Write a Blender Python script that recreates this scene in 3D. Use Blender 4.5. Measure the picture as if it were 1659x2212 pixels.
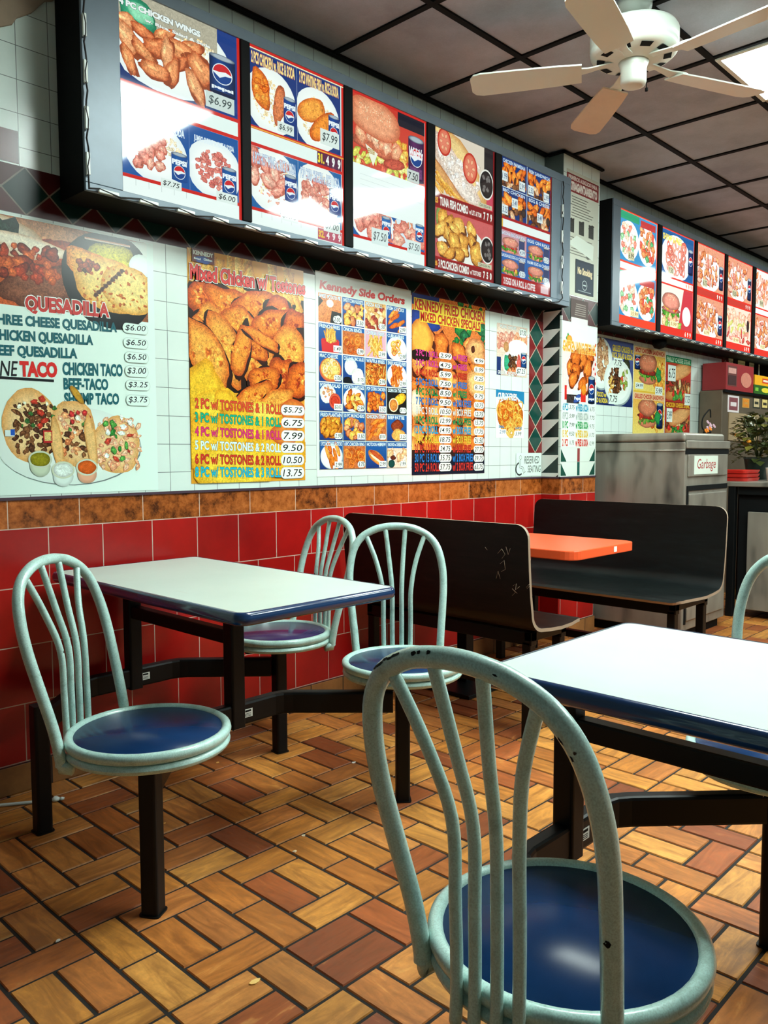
import bpy, bmesh, math, random
from mathutils import Vector, Matrix
from math import sin, cos, pi, radians, hypot, atan2
S = bpy.context.scene
COL = S.collection
for o in list(bpy.data.objects): bpy.data.objects.remove(o)

# ------------------------------------------------------------------ camera, world, lights, exposure
cam = bpy.data.cameras.new('camera'); CAM = bpy.data.objects.new('camera', cam); COL.objects.link(CAM)
cam.sensor_fit = 'VERTICAL'; cam.sensor_height = 24.0; cam.lens = 24.0*1760.3/2212
_y, _p, _r = radians(43.836), radians(4.099), radians(-0.1467)
fw = Vector((cos(_y)*cos(_p), sin(_y)*cos(_p), -sin(_p))); rt = Vector((sin(_y), -cos(_y), 0)); up = rt.cross(fw)
r2 = cos(_r)*rt + sin(_r)*up; u2 = -sin(_r)*rt + cos(_r)*up
CAM.matrix_world = Matrix(((r2.x, u2.x, -fw.x, 0), (r2.y, u2.y, -fw.y, 0), (r2.z, u2.z, -fw.z, 1.15), (0, 0, 0, 1)))
cam.clip_start = 0.02
S.camera = CAM
S.view_settings.view_transform = 'Standard'; S.view_settings.look = 'None'
S.view_settings.gamma = 1.0; S.view_settings.use_curve_mapping = False
S.view_settings.exposure = 0.76
W = bpy.data.worlds.new('world'); S.world = W; W.use_nodes = True
W.node_tree.nodes['Background'].inputs[0].default_value = (0.55, 0.75, 0.72, 1)
W.node_tree.nodes['Background'].inputs[1].default_value = 0.09
LAMP_COL = (0.86, 1.0, 0.95)
LAMP_L = 24.0
CEIL = 2.93; DW = 2.78
def area(name, x, y, sx, sy, power):
    l = bpy.data.lights.new(name, 'AREA'); l.shape = 'RECTANGLE'; l.size = sx; l.size_y = sy
    l.color = LAMP_COL; l.energy = power
    o = bpy.data.objects.new(name, l); COL.objects.link(o); o.location = (x, y, CEIL-0.012); return o
PW = LAMP_L*0.57*1.18*pi
area('ceiling_lamp_kitchen', 7.75, 0.94, 0.57, 1.18, PW)
area('ceiling_lamp_counter', 5.62, -1.0, 0.57, 1.18, PW)
area('ceiling_lamp_front', 3.48, -1.0, 0.57, 1.18, PW)

# ------------------------------------------------------------------ helpers
def lin(c):
    return tuple(((v/255)/12.92 if v/255 <= 0.04045 else ((v/255+0.055)/1.055)**2.4) for v in c)
def hx(s): return tuple(int(s[i:i+2], 16) for i in (0, 2, 4))
class NT:
    def __init__(s, name):
        s.m = bpy.data.materials.new(name); s.m.use_nodes = True; s.t = s.m.node_tree; s.b = s.t.nodes['Principled BSDF']
    def n(s, ty, **k):
        nd = s.t.nodes.new(ty)
        for a, v in k.items(): setattr(nd, a, v)
        return nd
    def l(s, a, b): s.t.links.new(a, b)
    def sk(s, v, inp):
        if isinstance(v, (int, float)): inp.default_value = v
        elif isinstance(v, tuple): inp.default_value = v if len(v) == 4 else (*v, 1)
        else: s.l(v, inp)
    def mth(s, op, a, b=0.0, c=0.0):
        nd = s.n('ShaderNodeMath', operation=op); s.sk(a, nd.inputs[0]); s.sk(b, nd.inputs[1]); s.sk(c, nd.inputs[2]); return nd.outputs[0]
    def mix(s, f, a, b, bt='MIX'):
        nd = s.n('ShaderNodeMix', data_type='RGBA', blend_type=bt)
        s.sk(f, nd.inputs[0]); s.sk(a, nd.inputs[6]); s.sk(b, nd.inputs[7]); return nd.outputs[2]
    def obj(s):
        tc = s.n('ShaderNodeTexCoord'); return tc.outputs['Object']
    def xyz(s, v=None):
        nd = s.n('ShaderNodeSeparateXYZ'); s.l(v or s.obj(), nd.inputs[0]); return nd.outputs
    def vec(s, x, y, z=0.0):
        nd = s.n('ShaderNodeCombineXYZ'); s.sk(x, nd.inputs[0]); s.sk(y, nd.inputs[1]); s.sk(z, nd.inputs[2]); return nd.outputs[0]
    def noise(s, scale, detail=3.0, rough=0.5, v=None, dist=0.0):
        nd = s.n('ShaderNodeTexNoise'); nd.inputs['Scale'].default_value = scale; nd.inputs['Detail'].default_value = detail
        nd.inputs['Roughness'].default_value = rough; nd.inputs['Distortion'].default_value = dist
        s.l(v or s.obj(), nd.inputs['Vector']); return nd.outputs[0]
    def ramp(s, f, stops):
        nd = s.n('ShaderNodeValToRGB'); e = nd.color_ramp.elements
        while len(e) < len(stops): e.new(0.5)
        for k, (p, c) in enumerate(stops): e[k].position = p; e[k].color = (*c, 1)
        s.l(f, nd.inputs[0]); return nd.outputs[0]
    def rng(s, f, a, b, c, d):
        nd = s.n('ShaderNodeMapRange'); s.l(f, nd.inputs[0])
        for i, v in enumerate((a, b, c, d)): nd.inputs[i+1].default_value = v
        return nd.outputs[0]
    def bump(s, h, st, d=0.002):
        nd = s.n('ShaderNodeBump'); nd.inputs['Strength'].default_value = st; nd.inputs['Distance'].default_value = d
        s.l(h, nd.inputs['Height']); s.l(nd.outputs[0], s.b.inputs['Normal'])
    def out(s, col=None, rough=None, metal=None, spec=None, coat=None):
        if col is not None: s.sk(col, s.b.inputs['Base Color'])
        if rough is not None: s.sk(rough, s.b.inputs['Roughness'])
        if metal is not None: s.sk(metal, s.b.inputs['Metallic'])
        if spec is not None: s.sk(spec, s.b.inputs['Specular IOR Level'])
        if coat is not None: s.b.inputs['Coat Weight'].default_value = coat; s.b.inputs['Coat Roughness'].default_value = 0.06
        return s.m
def flat(name, rgb, rough=0.5, metal=0.0, var=0.12, scale=14, spec=0.5, coat=None):
    t = NT(name); c = lin(rgb)
    nz = t.noise(scale, 4, 0.6)
    col = t.mix(nz, tuple(v*(1-var) for v in c), tuple(min(1, v*(1+var)) for v in c))
    return t.out(col, rough, metal, spec, coat)

M = {}
# mint paint, scuffed, with a few dark chips
t = NT('mint_paint'); n1 = t.noise(26, 5, 0.65); n2 = t.noise(420, 2, 0.5); n3 = t.noise(38, 2, 0.5)
c = t.ramp(n1, [(0.25, lin((146, 178, 168))), (0.45, lin((180, 216, 208))), (0.75, lin((194, 228, 220)))])
c = t.mix(t.rng(n2, 0.4, 0.75, 0, 0.45), c, (*lin((112, 135, 124)), 1))
c = t.mix(t.rng(n3, 0.75, 0.765, 0, 1), c, (*lin((18, 22, 22)), 1))
M['mint'] = t.out(c, 0.3, 0, 0.5, 0.3)
t = NT('blue_laminate'); n1 = t.noise(5, 4, 0.6); n2 = t.noise(900, 1)
c = t.ramp(n1, [(0.3, lin((8, 34, 70))), (0.7, lin((13, 48, 92)))]); c = t.mix(t.mth('MULTIPLY', n2, 0.22), c, (*lin((42, 74, 116)), 1))
M['blue'] = t.out(c, 0.26, 0, 0.14)
M['purple_blue'] = flat('violet_blue_laminate', (50, 38, 84), 0.18, 0, 0.12, 14, 0.35)
M['edge'] = flat('navy_edge_band', (20, 50, 90), 0.2, 0, 0.12, 6, 0.5, 0.5)
t = NT('white_laminate'); n1 = t.noise(3, 3, 0.6); n2 = t.noise(7, 4, 0.6, t.vec(*[t.mth('MULTIPLY', a, k) for a, k in zip(t.xyz()[:2], (3.0, 0.6))]))
c = t.ramp(n1, [(0.3, lin((192, 209, 200))), (0.7, lin((200, 217, 208)))]); c = t.mix(t.rng(n2, 0.66, 0.8, 0, 0.35), c, (*lin((180, 166, 142)), 1))
M['laminate'] = t.out(c, 0.3, 0, 0.22)
M['black'] = flat('black_painted_steel', (11, 14, 15), 0.42, 0, 0.3, 30, 0.22)
M['blackmatte'] = flat('black_matte', (9, 11, 12), 0.7, 0, 0.25, 20, 0.15)
M['frame'] = flat('blue_grey_enamel', (98, 114, 126), 0.38, 0.1, 0.2, 9)
M['steel'] = None
t = NT('brushed_steel'); x, y, z = t.xyz(); n1 = t.noise(2.4, 2.5, 0.5, t.vec(t.mth('MULTIPLY', x, 2.4), t.mth('MULTIPLY', y, 2.4), t.mth('MULTIPLY', z, 0.9)))
n2 = t.noise(90, 3, 0.6, t.vec(x, y, t.mth('MULTIPLY', z, 0.05)))
c = t.ramp(n1, [(0.3, lin((72, 70, 64))), (0.46, lin((148, 143, 132))), (0.75, lin((170, 165, 153)))]); c = t.mix(t.mth('MULTIPLY', n2, 0.12), c, (*lin((80, 78, 74)), 1))
M['steel'] = t.out(c, t.rng(n1, 0.3, 0.7, 0.5, 0.32), 0.45)
M['whitepl'] = flat('white_plastic', (226, 236, 230), 0.4, 0, 0.05)
M['cream'] = flat('cream_enamel', (214, 222, 212), 0.35, 0, 0.06, 6)
M['bladewood'] = flat('tan_blade_finish', (206, 186, 156), 0.5, 0, 0.12, 10)
M['orange'] = flat('orange_laminate', (238, 92, 48), 0.3, 0, 0.06, 4)
M['greenleaf'] = flat('leaf_green', (62, 72, 28), 0.5, 0, 0.5, 30)
M['trayred'] = flat('red_tray', (206, 40, 30), 0.35, 0, 0.1)
M['card'] = flat('cardboard', (150, 128, 96), 0.8, 0, 0.12)
M['plaster'] = flat('beige_plaster', (150, 132, 112), 0.9, 0, 0.2, 20)
M['rubber'] = flat('black_rubber', (16, 16, 16), 0.7, 0, 0.1)
for nm, rgb, sx in (('benchbrown', (25, 16, 13), 1), ('benchblack', (13, 19, 19), 1)):
    t = NT(nm + '_laminate'); x, y, z = t.xyz()
    n1 = t.noise(9, 5, 0.65, t.vec(t.mth('MULTIPLY', x, 4.5), t.mth('MULTIPLY', y, 0.7), t.mth('MULTIPLY', z, 4.5)), 0.6)
    n2 = t.noise(3, 4, 0.6)
    a = lin(rgb); c = t.ramp(n1, [(0.35, tuple(v*0.5 for v in a)), (0.6, a), (0.75, tuple(v*1.9 for v in a))])
    M[nm] = t.out(c, t.rng(n2, 0.3, 0.7, 0.34, 0.5), 0, 0.25)
M['ply'] = flat('pale_ply_edge', (150, 132, 112), 0.6)
# red wall tiles
def brick(name, w, h, ox, oz, offs, stops, mortar, ms, rough, ns, bumpst=0.25, bias=0.0):
    t = NT(name); x, y, z = t.xyz()
    v = t.vec(t.mth('SUBTRACT', x, ox), t.mth('SUBTRACT', z, oz))
    b = t.n('ShaderNodeTexBrick'); b.offset = offs; b.squash = 1.0
    b.inputs['Scale'].default_value = 1.0; b.inputs['Brick Width'].default_value = w; b.inputs['Row Height'].default_value = h
    b.inputs['Mortar Size'].default_value = ms; b.inputs['Mortar Smooth'].default_value = 0.1; b.inputs['Bias'].default_value = 0
    b.inputs['Color1'].default_value = (0, 0, 0, 1); b.inputs['Color2'].default_value = (1, 1, 1, 1); b.inputs['Mortar'].default_value = (0, 0, 0, 1)
    t.l(v, b.inputs['Vector'])
    nz = t.noise(ns, 5, 0.7)
    f = t.mth('ADD', t.mth('MULTIPLY', nz, 0.8), t.mth('MULTIPLY', b.outputs['Color'], 0.2))
    c = t.ramp(f, stops); c = t.mix(b.outputs['Fac'], c, (*lin(mortar), 1))
    t.bump(t.mth('SUBTRACT', 1.0, b.outputs['Fac']), bumpst, 0.002)
    return t.out(c, rough)
M['redtile'] = brick('red_wall_tile', 0.2, 0.2, 1.2195, 0.1, 0.5, [(0.25, lin((136, 14, 13))), (0.55, lin((168, 20, 17))), (0.8, lin((188, 30, 24)))], (196, 176, 160), 0.0018, 0.28, 3)
M['browntile'] = brick('brown_marbled_tile', 0.249, 0.2, 1.0845, 0.9, 0.0, [(0.3, lin((70, 32, 10))), (0.45, lin((150, 78, 30))), (0.6, lin((190, 108, 48))), (0.72, lin((96, 48, 16)))], (200, 176, 150), 0.0016, 0.25, 24)
M['whitetile'] = brick('white_wall_tile', 0.108, 0.108, 1.1625, 1.0805, 0.0, [(0.2, lin((204, 222, 214))), (0.8, lin((220, 236, 228)))], (106, 118, 114), 0.0012, 0.22, 3, 0.2)
M['basetile'] = brick('quarry_base_tile', 0.2, 0.2, 1.2, -0.1, 0.0, [(0.3, lin((116, 76, 40))), (0.7, lin((164, 110, 60)))], (40, 30, 24), 0.003, 0.5, 6)
M['maroon'] = flat('maroon_tile', (84, 22, 30), 0.25, 0, 0.15)
M['trimdark'] = flat('mauve_trim', (70, 50, 62), 0.35)
def diamond(name, vertical, p, s0, h, tc, shade_k=1.0):
    t = NT(name); x, y, z = t.xyz()
    s_, t_ = (z, x) if vertical else (x, z)
    u = t.mth('ABSOLUTE', t.mth('SUBTRACT', t.mth('FRACT', t.mth('DIVIDE', t.mth('SUBTRACT', s_, s0), p)), 0.5))
    w = t.mth('ABSOLUTE', t.mth('DIVIDE', t.mth('SUBTRACT', t_, tc), h))
    d = t.mth('MULTIPLY', t.mth('ADD', u, w), 2.0)
    nz = t.noise(12, 4, 0.6)
    q = lambda c: (*[v*shade_k for v in lin(c)], 1)
    g = t.mix(nz, q((14, 52, 46)), q((24, 82, 72))); m = t.mix(nz, q((92, 26, 28)), q((134, 42, 42)))
    c = t.mix(t.mth('GREATER_THAN', d, 1.0), g, m)
    c = t.mix(t.mth('LESS_THAN', t.mth('ABSOLUTE', t.mth('SUBTRACT', d, 1.0)), 0.045), c, q((190, 176, 156)))
    return t.out(c, 0.3 if shade_k < 1 else 0.22, None, 0.3 if shade_k < 1 else 0.5)
M['lattice'] = diamond('shaded_border_tile', False, 0.16, 1.1, 0.155, 2.0225, 0.35)  # tile colours darkened to paint in the shade under the menu board
M['diacol'] = diamond('diamond_column_tile', True, 0.158, 1.153, 0.145, 4.2225)
M['diacol2'] = diamond('far_diamond_column_tile', True, 0.158, 1.153, 0.145, 7.125)
t = NT('black_white_triangle_tile'); x, y, z = t.xyz()
a = t.mth('DIVIDE', t.mth('SUBTRACT', 2.78, y), 0.13); b = t.mth('FRACT', t.mth('DIVIDE', t.mth('SUBTRACT', z, 1.03), 0.108))
c = t.mix(t.mth('LESS_THAN', b, a), (*lin((222, 226, 220)), 1), (*lin((16, 34, 32)), 1))
M['triangles'] = t.out(c, 0.25)
# ceiling tile: grey mineral board, smoky stains
t = NT('ceiling_board'); n1 = t.noise(2.2, 5, 0.65); n2 = t.noise(130, 3, 0.6)
c = t.ramp(n1, [(0.3, lin((148, 154, 166))), (0.55, lin((174, 182, 196))), (0.75, lin((188, 197, 212)))]); c = t.mix(t.mth('MULTIPLY', n2, 0.3), c, (*lin((112, 110, 112)), 1))
M['ceil'] = t.out(c, 0.85)
# floor planks: wood grain along each plank (uv: metres along, across, offset per plank; colour attribute = plank tone)
t = NT('wood_look_floor_tile'); uv = t.n('ShaderNodeUVMap'); uv.uv_map = 'grain'
sx = t.n('ShaderNodeSeparateXYZ'); t.l(uv.outputs[0], sx.inputs[0])
v = t.vec(t.mth('MULTIPLY', sx.outputs[0], 5.0), t.mth('MULTIPLY', sx.outputs[1], 26.0))
n1 = t.noise(1.0, 5, 0.6, v, 1.4); n2 = t.noise(40, 4, 0.7); n3 = t.noise(1.1, 4, 0.6)
at = t.n('ShaderNodeAttribute'); at.attribute_name = 'tone'
c = t.mix(t.rng(n1, 0.36, 0.62, 0, 1), t.mix(0.55, at.outputs['Color'], (*lin((96, 50, 20)), 1)), at.outputs['Color'])
c = t.mix(t.rng(n1, 0.62, 0.72, 0, 0.45), c, (*lin((232, 178, 104)), 1))
c = t.mix(t.rng(n2, 0.3, 0.7, 0.35, 0.0), c, (*lin((92, 56, 28)), 1))
c = t.mix(t.rng(n3, 0.5, 0.75, 0.0, 0.3), c, (*lin((82, 52, 28)), 1))
t.bump(n2, 0.08, 0.001)
c = t.mix(1.0, c, (1.06, 0.98, 0.86, 1), 'MULTIPLY')
M['plank'] = t.out(c, t.rng(n2, 0.3, 0.7, 0.38, 0.55))
M['grout'] = flat('black_grout', (24, 20, 17), 0.9, 0, 0.3, 60)
# printed sheets: vertex colour 'ink' (alpha marks food photo areas that get a fine mottled texture)
def printmat(name, emit, rough, mult=1.0):
    t = NT(name); at = t.n('ShaderNodeAttribute'); at.attribute_name = 'ink'
    n1 = t.noise(85, 6, 0.75, None, 1.2); n2 = t.noise(300, 3, 0.6)
    f = t.mth('MULTIPLY', t.rng(n1, 0.34, 0.66, 0.42, 1.6), t.rng(n2, 0.3, 0.7, 0.8, 1.2))
    f = t.mth('ADD', 1.0, t.mth('MULTIPLY', t.mth('SUBTRACT', f, 1.0), at.outputs['Alpha']))
    g = t.n('ShaderNodeVectorMath', operation='SCALE'); tint = t.mix(1.0, at.outputs['Color'], (0.86, 0.97, 0.93, 1) if not emit else (0.9, 1.0, 0.97, 1), 'MULTIPLY'); t.l(tint, g.inputs[0]); t.l(f, g.inputs['Scale'])
    if emit:
        t.b.inputs['Base Color'].default_value = (0.01, 0.01, 0.01, 1)
        t.l(g.outputs[0], t.b.inputs['Emission Color']); t.b.inputs['Emission Strength'].default_value = mult
        return t.out(None, rough, 0, 0.5)
    return t.out(g.outputs[0], rough, 0, 0.5)
M['print'] = printmat('printed_vinyl', False, 0.22)
M['paper'] = printmat('printed_paper', False, 0.5)
M['backlit'] = printmat('backlit_film', True, 0.06, 0.62)
M['backlit2'] = printmat('backlit_film_far', True, 0.06, 0.8)
t = NT('lamp_diffuser'); t.b.inputs['Emission Color'].default_value = (*LAMP_COL, 1); t.b.inputs['Emission Strength'].default_value = LAMP_L; M['lamp'] = t.out((0.8, 0.8, 0.8, 1), 0.4)

class MB:
    def __init__(s): s.v = []; s.f = []; s.mi = []; s.sm = []
    def add(s, vs, fs, mi=0, smooth=False):
        o = len(s.v); s.v += [tuple(v) for v in vs]
        for f in fs: s.f.append(tuple(i+o for i in f)); s.mi.append(mi); s.sm.append(smooth)
        return s
    def box(s, x0, y0, z0, x1, y1, z1, mi=0):
        v = [(x, y, z) for z in (z0, z1) for y in (y0, y1) for x in (x0, x1)]
        return s.add(v, [(0, 2, 3, 1), (4, 5, 7, 6), (0, 1, 5, 4), (2, 6, 7, 3), (0, 4, 6, 2), (1, 3, 7, 5)], mi)
    def quad(s, a, b, c, d, mi=0): return s.add((a, b, c, d), [(0, 1, 2, 3)], mi)
    def sweep(s, pts, sect, closed=False, caps=True, mi=0, smooth=True, up=(0, 0, 1)):
        # sect: closed list of (side, up) offsets; radius list handled by the caller through sect(k)
        pts = [Vector(p) for p in pts]; n = len(pts); rings = []
        U = Vector(up)
        prevS = None
        for i in range(n):
            if closed: a = pts[(i-1) % n]; b = pts[(i+1) % n]
            else: a = pts[max(i-1, 0)]; b = pts[min(i+1, n-1)]
            tn = (b-a).normalized()
            sd = tn.cross(U)
            if sd.length < 1e-4: sd = prevS or tn.orthogonal()
            sd = sd.normalized()
            if prevS is not None and sd.dot(prevS) < 0 and not closed: sd = -sd
            prevS = sd; w = sd.cross(tn).normalized()
            sc = 1.0
            if 0 < i < n-1 or closed:
                d1 = (pts[i]-a).normalized(); d2 = (b-pts[i]).normalized()
                sc = 1.0/max(0.5, math.sqrt(max(0.0, (1+d1.dot(d2))/2)))
            q = sect(i) if callable(sect) else sect
            rings.append([pts[i]+sd*(x*sc)+w*z for x, z in q])
        m = len(rings[0]); vs = [v for r in rings for v in r]; fs = []
        for i in range(n if closed else n-1):
            for j in range(m):
                fs.append((i*m+j, i*m+(j+1) % m, ((i+1) % n)*m+(j+1) % m, ((i+1) % n)*m+j))
        if caps and not closed:
            fs.append(tuple(range(m-1, -1, -1))); fs.append(tuple((n-1)*m+j for j in range(m)))
        return s.add(vs, fs, mi, smooth)
    def tube(s, pts, r, n=12, closed=False, mi=0, up=(0, 0, 1)):
        return s.sweep(pts, [(r*cos(2*pi*k/n), r*sin(2*pi*k/n)) for k in range(n)], closed, True, mi, True, up)
    def lathe(s, prof, n=32, c=(0, 0, 0), mi=0):
        vs = []; fs = []; m = len(prof)
        for k in range(n):
            a = 2*pi*k/n
            for r, z in prof: vs.append((c[0]+r*cos(a), c[1]+r*sin(a), c[2]+z))
        for k in range(n):
            for j in range(m-1): fs.append((k*m+j, ((k+1) % n)*m+j, ((k+1) % n)*m+j+1, k*m+j+1))
        return s.add(vs, fs, mi, True)
    def prism(s, poly, z0, z1, mi=0):
        n = len(poly); vs = [(x, y, z0) for x, y in poly]+[(x, y, z1) for x, y in poly]
        fs = [tuple(range(n-1, -1, -1)), tuple(range(n, 2*n))]+[(j, (j+1) % n, n+(j+1) % n, n+j) for j in range(n)]
        return s.add(vs, fs, mi)
    def build(s, name, mats, parent=None, bevel=0, loc=None, seg=2):
        me = bpy.data.meshes.new(name); me.from_pydata(s.v, [], s.f)
        for m in (mats if isinstance(mats, (list, tuple)) else [mats]): me.materials.append(m)
        me.polygons.foreach_set('material_index', s.mi); me.polygons.foreach_set('use_smooth', s.sm)
        bm = bmesh.new(); bm.from_mesh(me); bmesh.ops.recalc_face_normals(bm, faces=bm.faces); bm.to_mesh(me); bm.free()
        o = bpy.data.objects.new(name, me); COL.objects.link(o)
        if parent: o.parent = parent
        if loc: o.location = loc
        if bevel:
            b = o.modifiers.new('bevel', 'BEVEL'); b.width = bevel; b.segments = seg; b.limit_method = 'ANGLE'; b.angle_limit = radians(40)
        return o
def rrect(w, h, r, n=4):
    out = []
    for cx, cy, a0 in ((w/2-r, h/2-r, 0), (-w/2+r, h/2-r, pi/2), (-w/2+r, -h/2+r, pi), (w/2-r, -h/2+r, 3*pi/2)):
        for k in range(n+1): a = a0+pi/2*k/n; out.append((cx+r*cos(a), cy+r*sin(a)))
    return out
def tag(o, label, cat, group=None, kind=None):
    if label: o['label'] = label
    if cat: o['category'] = cat
    if group: o['group'] = group
    if kind: o['kind'] = kind
    return o
def struct(o): o['kind'] = 'structure'; return o
def thing(name, label, cat, loc=(0, 0, 0), rz=0.0, group=None):
    o = bpy.data.objects.new(name, None); COL.objects.link(o); o.location = loc; o.rotation_euler = (0, 0, rz); o.empty_display_size = 0.1
    return tag(o, label, cat, group)
def dup(root, loc=None, rz=None, label=None):
    def cp(o, par):
        c = o.copy(); COL.objects.link(c)
        if par: c.parent = par
        for ch in o.children: cp(ch, c)
        return c
    r = cp(root, None)
    if loc: r.location = loc
    if rz is not None: r.rotation_euler = (0, 0, rz)
    if label: r['label'] = label
    return r

# ------------------------------------------------------------------ room shell
# floor of double basket-weave plank tiles
U = 0.1017; FX, FY = 0.8455, 1.4345
PAT = [('V', 0, 0), ('V', 0, 2), ('V', 1, 1), ('V', 2, 1), ('H', 1, 0), ('H', 1, 3), ('H', 0, 4), ('H', 0, 5), ('V', 2, 4)]
rnd = random.Random(4)
fv = []; ff = []; fuv = []; ftone = []; fmi = []
TONES = [(216, 150, 70), (208, 138, 62), (196, 124, 56), (222, 160, 82), (188, 112, 54), (168, 92, 48), (212, 144, 76), (140, 74, 42), (220, 156, 76), (200, 128, 66)]
g = 0.0066
def plank(x0, y0, x1, y1, vert):
    o = len(fv); b = 0.003
    fv.extend([(x0, y0, -0.006), (x1, y0, -0.006), (x1, y1, -0.006), (x0, y1, -0.006), (x0+b, y0+b, 0), (x1-b, y0+b, 0), (x1-b, y1-b, 0), (x0+b, y1-b, 0)])
    tn = lin(rnd.choice(TONES)); k = rnd.uniform(0.85, 1.12); tn = tuple(v*k for v in tn)
    ou, ov = rnd.uniform(0, 60), rnd.uniform(0, 60)
    for f in ((4, 5, 6, 7), (0, 1, 5, 4), (1, 2, 6, 5), (2, 3, 7, 6), (3, 0, 4, 7)):
        ff.append(tuple(i+o for i in f)); fmi.append(0)
        for i in f:
            x, y, _ = fv[i+o]
            a, c2 = ((y-y0), (x-x0)) if vert else ((x-x0), (y-y0))
            fuv.append((a+ou, c2+ov)); ftone.append((*tn, 1))
XA, XB, YA, YB = -1.0, 9.4, -2.2, 2.78
for i in range(int((XA-FX)/(3*U))-1, int((XB-FX)/(3*U))+2):
    for j in range(int((YA-FY)/(6*U))-1, int((YB-FY)/(6*U))+2):
        for d, px, py in PAT:
            x = FX+(3*i+px)*U; y = FY+(6*j+py)*U; w, h_ = (U, 2*U) if d == 'V' else (2*U, U)
            x0, x1, y0, y1 = max(x+g/2, XA), min(x+w-g/2, XB), max(y+g/2, YA), min(y+h_-g/2, YB)
            if x1-x0 > 0.02 and y1-y0 > 0.02: plank(x0, y0, x1, y1, d == 'V')
o0 = len(fv); fv.extend([(XA, YA, -0.0035), (XB, YA, -0.0035), (XB, YB, -0.0035), (XA, YB, -0.0035), (XA, YA, -0.06), (XB, YA, -0.06), (XB, YB, -0.06), (XA, YB, -0.06)])
for f in ((0, 1, 2, 3), (7, 6, 5, 4), (0, 4, 5, 1), (1, 5, 6, 2), (2, 6, 7, 3), (3, 7, 4, 0)):
    ff.append(tuple(i+o0 for i in f)); fmi.append(1); fuv += [(0, 0)]*4; ftone += [(0, 0, 0, 1)]*4
me = bpy.data.meshes.new('floor'); me.from_pydata(fv, [], ff); me.materials.append(M['plank']); me.materials.append(M['grout'])
me.polygons.foreach_set('material_index', fmi)
ul = me.uv_layers.new(name='grain'); ul.data.foreach_set('uv', [c for p in fuv for c in p])
ca = me.color_attributes.new('tone', 'FLOAT_COLOR', 'CORNER'); ca.data.foreach_set('color', [c for p in ftone for c in p])
fl = bpy.data.objects.new('floor', me); COL.objects.link(fl); struct(fl)

# tiled side wall: red tiles, marbled band, white tiles, diamond border
w = MB()
names = ['redtile', 'browntile', 'whitetile', 'lattice', 'maroon', 'diacol', 'diacol2', 'blackmatte']
for z0, z1, mi in ((0, 0.9, 0), (0.9, 1.0, 1), (1.0, 1.945, 2), (1.945, 2.10, 3), (2.10, CEIL, 2)):
    w.box(-1.0, DW, z0, 9.4, DW+0.08, z1, mi)
w.box(1.06, DW-0.0015, 2.105, 1.1605, DW+0.001, 2.2095, 4)
w.box(4.15, DW-0.002, 1.153, 4.295, DW+0.001, 1.945, 5)
w.box(7.2, DW-0.0012, 1.945, 9.4, DW+0.001, 2.10, 2)
w.box(7.05, DW-0.002, 1.0, 7.2, DW+0.001, 1.945, 6)
for k in range(8):                                                    # dark accent tiles in the top course
    x = 1.70+0.432*k
    if x < 4.2: w.box(x, DW-0.0015, 2.70, x+0.108, DW+0.001, 2.83, 7)
for a_, b_ in ((7.30, 7.41), (7.58, 7.68), (7.80, 7.91), (7.95, 8.6)): w.box(a_, DW-0.0015, 1.84, b_, DW+0.001, 2.06, 7)
for k in range(6): w.box(4.98+0.565*k, DW-0.0015, 2.70, 5.09+0.565*k, DW+0.001, 2.80, 7)
struct(w.build('wall_left', [M[k] for k in names]))
# pillar
w = MB()
def pil(z0, z1, side, front):
    X0, X1, Y0 = 4.295, 4.72, 2.65
    w.quad((X0, DW, z0), (X0, Y0, z0), (X0, Y0, z1), (X0, DW, z1), side)
    w.quad((X0, Y0, z0), (X1, Y0, z0), (X1, Y0, z1), (X0, Y0, z1), front)
    w.quad((X1, Y0, z0), (X1, DW, z0), (X1, DW, z1), (X1, Y0, z1), front)
pil(0, 0.9, 0, 0); pil(0.9, 1.0, 1, 1); pil(1.0, 1.945, 4, 2); pil(1.945, 2.10, 4, 3); pil(2.10, CEIL, 2, 2)
w.box(4.292, 2.648, 1.0, 4.302, 2.66, 1.97, 2)
struct(w.build('wall_pillar', [M['redtile'], M['browntile'], M['whitetile'], M['lattice'], M['triangles']]))
# skirting tiles and thin trim over the marbled band
struct(MB().box(-1.0, DW-0.012, 0, 4.295, DW-0.0005, 0.098).build('baseboard_left', M['basetile'], None, 0.003))
struct(MB().box(4.283, 2.638, 0, 4.72, 2.6495, 0.098).box(4.283, 2.638, 0, 4.2945, DW-0.013, 0.098).build('baseboard_pillar', M['basetile'], None, 0.002))
struct(MB().box(-1.0, DW-0.006, 0.997, 4.294, DW-0.0004, 1.007).build('trim_1', M['trimdark']))
struct(MB().box(4.288, 2.643, 0.997, 4.722, 2.6496, 1.007).box(4.288, 2.643, 0.997, 4.2946, DW-0.007, 1.007).build('trim_2', M['trimdark']))
# far end wall
struct(MB().box(9.4, -2.2, 0, 9.48, DW+0.08, CEIL).build('wall_far', M['blackmatte']))
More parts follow.
